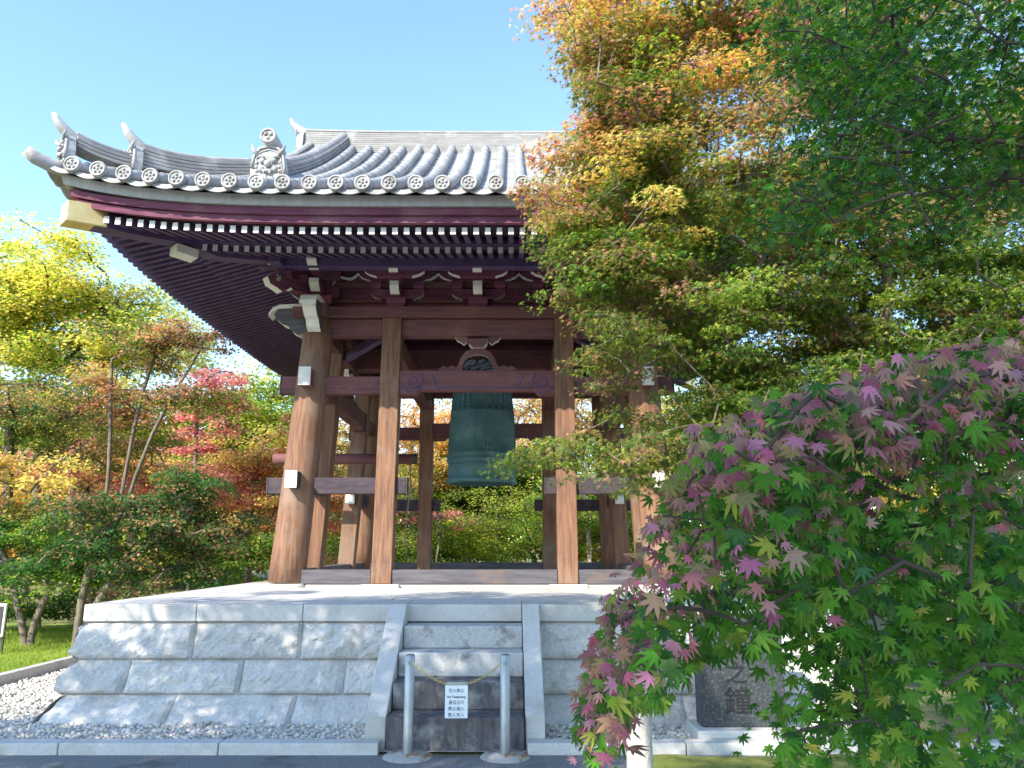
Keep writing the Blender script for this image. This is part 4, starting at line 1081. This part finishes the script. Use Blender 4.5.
# --- seen through and behind the tower
bgt('maple_tree', 'layered yellow green maple framed low between the rear posts', 500, 21, [(505, 540, 52, 20, 40), (470, 520, 40, 18, 26), (545, 525, 40, 20, 26), (520, 505, 46, 18, 26), (440, 545, 34, 14, 14)], 200, .62, .085,
    vary(dict(lime=3, green=1), dict(green=2, lime=2), dict(lime=3, yellow=.7)), 31, rt=.13, bk=bark_d, group=G2, push=5)
bgt('maple_tree', 'orange crowned maple rising behind the bell', 415, 24, [(420, 415, 34, 26, 28), (440, 440, 36, 24, 24), (400, 450, 30, 30, 20)], 210, .8, .11, vary(dict(orange=2, gold=3), dict(gold=2, lime=1), dict(orange=3)), 32, rt=.16, group=G2, push=5)
bgt('maple_tree', 'orange pink maple showing above the far rail behind the bell', 545, 24.5, [(545, 410, 34, 26, 28), (530, 440, 34, 24, 22), (580, 420, 30, 30, 22)], 210, .8, .11, vary(dict(orange=2, gold=2), dict(gold=2, pink=.6), dict(orange=2, lime=1)), 33, rt=.16, group=G2, push=5)
bgt('broadleaf_tree', 'broad lime green tree filling the gap behind the bell', 470, 27, [(470, 470, 60, 34, 60), (540, 470, 50, 34, 50), (420, 485, 46, 34, 44), (480, 430, 60, 24, 36)], 240, 1.0, .13, vary(dict(lime=4, yellow=1), dict(lime=3, green=2), dict(green=3)), 34, rt=.25, group=G2, push=5)
bgt('maple_tree', 'low scarlet maple peeping out behind the rear post', 440, 19.5, [(442, 517, 20, 9, 12)], 170, .36, .07, const(red=5), 35, rt=.05, group=G2, push=5)
bgt('maple_tree', 'green maple behind the side posts of the tower', 355, 20, [(350, 520, 36, 30, 32), (385, 540, 32, 22, 22), (330, 550, 30, 18, 16), (375, 480, 34, 26, 22)], 200, .6, .085, vary(dict(green=3, lime=1), dict(lime=2, gold=1), dict(olive=2)), 36, rt=.1, group=G2, push=5)
bgt('maple_tree', 'golden maple glowing behind the side frame of the tower', 380, 25, [(385, 440, 40, 30, 30), (350, 450, 40, 34, 30)], 210, .8, .11, vary(dict(gold=3, orange=1), dict(yellow=2, gold=2)), 37, rt=.15, group=G2, push=5)
bgt('maple_tree', 'green maple with pale trunk behind the far front post', 585, 20.5, [(600, 510, 40, 24, 32), (640, 500, 40, 26, 32), (575, 480, 30, 22, 20), (620, 550, 36, 14, 14)], 200, .62, .085, vary(dict(green=3, lime=1), dict(lime=3), dict(lime=2, yellow=1)), 38, rt=.13, bk=bark_p, group=G2, push=5)
bgt('broadleaf_tree', 'pale yellow tree catching the sun beyond the far eave', 720, 26, [(720, 420, 50, 34, 60), (680, 450, 50, 36, 50), (770, 400, 50, 36, 46), (730, 370, 40, 26, 26)], 240, 1.0, .13, vary(dict(yellow=2, lime=2, gold=1), dict(lime=3, yellow=1), dict(gold=2, yellow=2)), 39, rt=.25, group=G2, push=5)
bgt('broadleaf_tree', 'green tree with bare pale limbs far behind the near maple', 940, 22, [(900, 250, 70, 40, 40), (1000, 280, 60, 50, 40), (960, 400, 60, 40, 50), (860, 420, 60, 40, 46)], 220, .9, .12, vary(dict(green=3, lime=2), dict(lime=2, yellow=1)), 40, rt=.24, bk=bark_p, group=G2, push=5)
bgt('broadleaf_tree', 'dark green tree shading the ground beyond the monument', 900, 16, [(880, 540, 80, 36, 60), (1000, 520, 80, 60, 70), (1100, 480, 90, 90, 60), (800, 520, 50, 30, 30)], 230, .7, .09, vary(dict(dkgreen=3, green=1), dict(green=2, dkgreen=2)), 41, rt=.2, group=G2, push=5)
# far belt of woodland trees that closes the view
rb = random.Random(4)
belt = [('lime', 'yellow'), ('green', 'lime'), ('gold', 'orange'), ('green', 'dkgreen'), ('lime', 'green'), ('rust', 'orange'), ('yellow', 'gold')]
words = ['far lime green woodland tree', 'far mid green woodland tree', 'far golden woodland tree', 'far dark green woodland tree', 'far fresh green woodland tree', 'far rust red woodland tree', 'far yellow woodland tree']
where = ['behind the low red maple on the lawn side', 'behind the yellow zelkova', 'behind the golden maple at the lawn edge', 'behind the dark layered maple', 'behind the rust topped maple', 'behind the corner column', 'behind the side posts', 'between the side posts and the bell', 'behind the bell', 'behind the far front post', 'beyond the far corner column', 'beyond the far eave', 'behind the leafy near maple', 'behind the pale limbed tree', 'beyond the slanting kerb', 'past the lawn far out']
for i, wv in enumerate(where):
    px = [165, 60, 5, 110, 200, 290, 350, 410, 490, 575, 660, 740, 830, 930, 1030, -90][i]
    a, c = belt[i % 7]; D = 33 + (i * 7 % 11)
    hy = [455, 455, 455, 470, 455, 450, 455, 455, 455, 455, 440, 430, 430, 440, 440, 430][i]
    bgt('woodland_tree', f'{words[i % 7]} {wv}', px, D, [(px, hy + 20, 62, 46, 40), (px - 45, hy + 62, 46, 40, 26), (px + 45, hy + 62, 46, 40, 26), (px, 535, 66, 18, 30)], 150, 1.6, .24, const(**{a: 3, c: 2}), 60 + i, rt=.28, group='woodland trees closing the far side of the garden')
# low shrubs along the lawn and behind the platform
shr = [(20, 16, 'dark clipped shrub nearest the small white board', 'dkgreen'), (70, 16.6, 'dark shrub between the two lawn trunks', 'dkgreen'), (120, 16.2, 'brownish low shrub behind the dark layered maple', 'rust'), (165, 17.5, 'green low shrub just behind the platform corner', 'green'), (225, 20, 'lime low shrub behind the thin stemmed maple', 'lime'),
       (410, 22.5, 'pale yellow low shrub left of the rear post', 'lime'), (455, 24, 'round green shrub under the layered maple', 'green'), (525, 23.4, 'bright lime shrub behind the rear sill', 'lime'), (560, 22.6, 'yellow green shrub beside the far rear post', 'yellow'), (620, 22, 'green shrub behind the far corner column', 'green'), (340, 22, 'green shrub behind the side posts', 'green'), (-40, 15.8, 'dark shrub past the small white board', 'dkgreen')]
for i, (px, D, lb, pal) in enumerate(shr):
    bgt('low_shrub', lb.replace('left of', 'beside'), px, D, [(px, 604 if D < 19 else 574, 28, 12, 18)], 190, .38, .06, const(**{pal: 3, 'green': 1, 'olive': .6}), 90 + i, rt=.03, cat='shrub', group='low shrubs in the garden', low=.1)
# grass blades on the lawn
r = np.random.default_rng(77); n = 42000
gx = r.uniform(-12, -6.2, n); gy = 6.9 + 9.5 * r.uniform(0, 1, n) ** 1.4
c = np.stack([gx, gy, np.full(n, .012)], 1); dd = np.stack([r.normal(0, .45, n), r.normal(0, .45, n), np.ones(n)], 1)
nn = np.stack([r.normal(0, 1, n), r.normal(0, 1, n), r.normal(0, .2, n)], 1)
gt = (np.array([(-.12, -.3, 0), (.12, -.3, 0), (.05, .35, .03), (0, 1.0, .15)]), np.array([(0, 1, 2), (0, 2, 3)]))
tone = np.clip(.5 + vnoise(gx * .9, gy * .9, 3) * 1.3, 0, 1)[:, None]
gc = (np.array([[.17, .27, .03]]) * tone + np.array([[.32, .38, .06]]) * (1 - tone)) * r.uniform(.7, 1.25, (n, 1))
tag(leaves('grass', c, dd, nn, r.uniform(.03, .06, n), gc, gt, grass_leaf, None), 'short sunny grass on the lawn', 'grass', kind='stuff')

r = np.random.default_rng(31); n = 190
fx = np.concatenate([r.uniform(-6, -1.3, 60), r.uniform(-12, -6.3, 60), r.uniform(-4, 3, 40), r.uniform(-1.0, .1, 8), r.uniform(.9, 4, 22)])
fy = np.concatenate([r.uniform(6.8, 7.5, 60), r.uniform(7, 14, 60), r.uniform(8.1, 11, 40), r.uniform(6.3, 6.7, 8), r.uniform(5, 6.5, 22)])
fz_ = np.concatenate([np.full(60, .05), np.full(60, .05), np.full(40, DECK + .012), np.full(8, .004), np.full(22, .045)])
c = np.stack([fx, fy, fz_], 1); nn = np.stack([r.normal(0, .25, n), r.normal(0, .25, n), np.ones(n)], 1)
tag(leaves('fallen_leaves', c, r.normal(0, 1, (n, 3)) * [1, 1, .05], nn, r.uniform(.03, .055, n), pick(r, n, dict(rust=3, orange=2, gold=2)), LEAF5, leaf_far, None), 'scattered fallen maple leaves on gravel, lawn and platform', 'fallen leaves', kind='stuff')
# --- the big maple standing beside the platform, in front of the tower's far half
MASK = [(575, -260), (560, -60), (540, 15), (548, 45), (588, 62), (582, 92), (592, 110), (545, 150), (520, 188), (548, 212), (530, 242), (562, 262), (560, 285), (540, 300), (566, 322), (545, 350), (526, 362), (560, 385), (600, 396), (560, 430), (500, 458), (520, 474), (600, 472), (640, 500), (670, 520), (720, 500), (800, 520), (1100, 520), (1400, 400), (1400, -260)]
GAPS = [((905, 318), 14), ((800, 330), 13), ((868, 318), 9), ((960, 300), 12), ((750, 345), 10), ((660, 120), 7), ((680, 150), 8)]
def mk(cl, r_):
    q = proj(cl); ok = inpoly(q + r_.normal(0, 5, q.shape), MASK)
    for (gx_, gy_), gr in GAPS: ok &= np.hypot(q[:, 0] - gx_, (q[:, 1] - gy_) * 1.2) > gr
    ok &= ~((q[:, 0] < 690) & (q[:, 1] > 385) & (r_.uniform(0, 1, len(q)) < np.where(q[:, 0] > 555, .62, .35)))
    ok &= ~((q[:, 0] < 590) & (q[:, 1] > 300) & (q[:, 1] < 430) & (r_.uniform(0, 1, len(q)) < .45))
    return ok
def mixmid(p, r_):
    q = proj(p)[0]; u = r_.uniform()
    high = np.clip((260 - q[1]) / 200, 0, 1); lft = np.clip((820 - q[0]) / 250, 0, 1)
    if u < .85 * high ** .7 * (.35 + .65 * lft): return [dict(gold=2.5, orange=1.2, pink=.5, lime=1.5, yellow=1), dict(orange=3, gold=2, yellow=1, red=.4), dict(yellow=2, gold=1.5, lime=1, orange=1), dict(orange=2, pink=1, gold=1, red=.3)][r_.integers(0, 4)]
    if u < .80: return [dict(olive=2, lime=2, green=1), dict(green=3, lime=2), dict(olive=2, rust=1, green=1), dict(lime=2, green=1)][r_.integers(0, 4)]
    return [dict(green=3, lime=1), dict(green=2, olive=2), dict(rust=1.5, olive=2)][r_.integers(0, 3)]
bx, by = 4.25, 7.5
big = tree('maple_tree', 'big maple turning gold and green whose crown hides the far half of the tower', (bx, by, -.03), 3.4, .085,
     [((1.0, 6.8, 6.6), (.9, .9, 1.4), 34), ((.9, 6.9, 5.2), (.7, .8, .9), 26), ((2.2, 6.6, 7.0), (1.3, 1.0, 1.0), 34), ((3.7, 7.8, 3.9), (1.6, 1.2, .5), 30), ((5.0, 7.8, 4.0), (1.4, 1.2, .7), 24), ((1.9, 7.3, 5.6), (1.5, 1.5, 2.3), 44), ((3.4, 7.0, 6.4), (2.2, 2.0, 2.2), 54), ((2.2, 7.2, 3.5), (1.6, 1.3, 1.0), 34), ((4.4, 7.4, 4.6), (2.2, 2.0, 1.8), 64), ((1.3, 6.9, 4.2), (1.0, .9, 1.6), 30), ((6.0, 7.6, 5.5), (2.0, 2.2, 2.6), 30), ((.75, 6.9, 2.42), (.8, .5, .20), 12), ((1.7, 7.1, 2.75), (1.1, .8, .4), 18), ((.9, 6.9, 4.9), (.8, .8, 1.6), 18), ((3.2, 7.6, 3.0), (1.6, 1.2, .6), 18)],
     122, .28, .060, mixmid, 5, group=None, bk=bark, bough=(6, .46), tm=LEAF5, lm=leaf_mid, shell=.1, flat=.16, mask=mk, low=.3, seg=.3)
# --- shade trees that dapple the platform and the path, standing outside the picture
tree('maple_tree', 'spreading maple on the lawn facing the platform, throwing dappled shade on its steps', (-6.9, .2, -.03), 4.6, .2,
     [((-6.4, .6, 6.2), (3.2, 2.6, 2.6), 105), ((-4.6, 1.6, 5.0), (2.2, 2.0, 1.6), 56)], 300, .62, .085, vary(dict(green=3, lime=1), dict(lime=2, gold=1)), 6, lm=leaf_mid)
tree('maple_tree', 'tall maple across the path from the barrier, shading the path and nearest leaves', (-2.2, -4.6, -.03), 5.0, .2,
     [((-1.8, -3.0, 7.4), (3.0, 2.4, 1.9), 120), ((-.2, -1.6, 5.2), (2.4, 1.8, 1.4), 75)], 130, .5, .085, vary(dict(green=3, lime=1), dict(lime=2, olive=1)), 8, lm=leaf_mid)

# --- the nearest maple: trunk outside the frame, low weeping boughs and an upper dark bough
near = empty('near_maple', (2.9, 1.3, -.03), 'nearest maple with weeping boughs of large star leaves flushed pink on top', 'tree')
nb = np.array([2.9, 1.3, -.03]); r = np.random.default_rng(21)
LOW = [(1090, 300), (1024, 318), (960, 345), (900, 358), (850, 372), (800, 392), (740, 412), (700, 428), (672, 478), (640, 540), (600, 600), (583, 660), (566, 738), (580, 775), (612, 768), (640, 722), (672, 690), (705, 662), (745, 645), (772, 690), (780, 800), (1090, 800)]
SKYG = [((640, 728), 20), ((800, 700), 22), ((905, 690), 20), ((760, 655), 10), ((940, 560), 14), ((860, 600), 10)]
def ztop(x):
    return np.interp(x, [.08, .14, .22, .32, .46, .72, .97, 1.27, 2.2], [1.0, 1.17, 1.38, 1.62, 1.89, 1.985, 2.08, 2.15, 2.35])
pts = []
while len(pts) < 460:
    x = r.uniform(.08, 2.0); y = r.uniform(1.78, 2.75); zt_ = float(ztop(x * 1.95 / y)); z = EYE + (zt_ - EYE) * y / 1.95 - abs(r.normal(0, .06)) - r.uniform(0, .95) ** 1.5 * 1.1
    p = np.array([x, y, z]); q = proj(p)
    if z < .55 or not inpoly(q, LOW)[0]: continue
    if any(math.hypot(q[0, 0] - g[0], q[0, 1] - g[1]) < rr_ for g, rr_ in SKYG): continue
    pts.append(p)
pts = np.array(pts)
UPP = [(778, -40), (782, 60), (835, 90), (800, 175), (758, 220), (760, 235), (800, 245), (860, 215), (900, 215), (935, 245), (990, 200), (1100, 215), (1100, -60)]
up_ = []
while len(up_) < 420:
    x = r.uniform(1.1, 3.0); y = r.uniform(2.9, 4.5); z = r.uniform(2.7, 5.8); p = np.array([x, y, z]); q = proj(p)
    if inpoly(q, UPP)[0]: up_.append(p)
up_ = np.array(up_)
mid_ = []
LMID = [(760, 560), (800, 520), (1090, 470), (1090, 790), (780, 790)]
while len(mid_) < 150:
    x = r.uniform(.9, 3.2); y = r.uniform(3.0, 4.3); z = r.uniform(.25, 1.75); p = np.array([x, y, z]); q = proj(p)
    if inpoly(q, LMID)[0] and not any(math.hypot(q[0, 0] - g[0], q[0, 1] - g[1]) < rr_ * .8 for g, rr_ in SKYG): mid_.append(p)
mid_ = np.array(mid_)
path = [nb + np.array(v) for v in ((0, 0, 0), (.02, .02, .5), (-.03, .05, 1.0), (-.02, .12, 1.5), (-.1, .2, 2.0), (-.1, .35, 2.5), (-.12, .6, 2.9), (-.05, .9, 3.2))]
# a main bough carrying the weeping shoots
alln = np.concatenate([up_, pts, mid_])
nd, pa, ra = skeleton(path, alln, .09, r, seg=.16, rt=.0028, bow=.25, low=.5)
ra[len(path):] = np.minimum(ra[len(path):], .003 + .004 * np.clip(np.linalg.norm(nd[len(path):] - path[-1], axis=1) * -.5 + 1.4, 0, 1) + .003 * (ra[len(path):] > .012))
limbs('trunk', nd - nb, pa, ra, bark_d, near, 6)
def near_leaves(cl, per, spread, size, seed, name, tm, pinkness, facing, gm=None, keep=None):
    rr_ = np.random.default_rng(seed); c = []; n_ = []; d_ = []; col = []
    for p in cl:
        m = rr_.poisson(per) + 1; q = p + rr_.normal(0, 1, (m, 3)) * np.array(spread)
        if keep is not None: q = q[inpoly(proj(q) + rr_.normal(0, 5, (m, 2)), keep)]; m = len(q)
        if m == 0: continue
        pr_ = proj(q); c.append(q)
        n_.append(np.array(facing) + rr_.normal(0, .38, (m, 3)))
        d_.append(np.stack([rr_.normal(-.25, .55, m), rr_.normal(-.25, .4, m), rr_.normal(-.75, .35, m)], 1))
        gz = EYE + (ztop(q[:, 0] * 1.95 / q[:, 1]) - EYE) * q[:, 1] / 1.95 - q[:, 2]
        lft = np.clip(1 - q[:, 0] / .5, 0, 1)
        pk = rr_.uniform(0, 1, m) < pinkness * .68 * np.clip(1.08 - gz / (.55 + .35 * lft), 0, 1)
        g = pick(rr_, m, gm or dict(leaf=6, lime=.5, dkgreen=.7)); k_ = pick(rr_, m, dict(pink=5, rust=.6, red=.12)); k_ = k_ + (g - k_) * (rr_.uniform(0, 1, (m, 1)) ** 2.2 * .7)
        col.append(np.where(pk[:, None], k_, g))
    c = np.concatenate(c); n = len(c)
    return leaves(name, c - nb, np.concatenate(d_), np.concatenate(n_), size * rr_.uniform(.55, 1.22, n), np.concatenate(col), tm, leaf_near, near)
r.shuffle(pts); h = len(pts) // 3
near_leaves(pts[:h], 13, (.06, .07, .05), .069, 1, 'weeping_foliage', LEAF7, 1.0, (-.2, -.62, .62), keep=LOW)
near_leaves(pts[h:2 * h], 13, (.06, .07, .05), .056, 2, 'weeping_foliage', LEAF7B, 1.0, (-.1, -.62, .62), keep=LOW)
near_leaves(pts[2 * h:], 13, (.06, .07, .05), .064, 5, 'weeping_foliage', LEAF7C, 1.0, (-.3, -.5, .7), keep=LOW)
near_leaves(mid_, 11, (.11, .11, .09), .060, 3, 'lower_foliage', LEAF7, 0, (-.2, -.5, .7))
near_leaves(up_, 27, (.13, .13, .08), .060, 4, 'upper_foliage', LEAF7B, 0, (-.2, -.1, .9), dict(dkgreen=3, leaf=3))
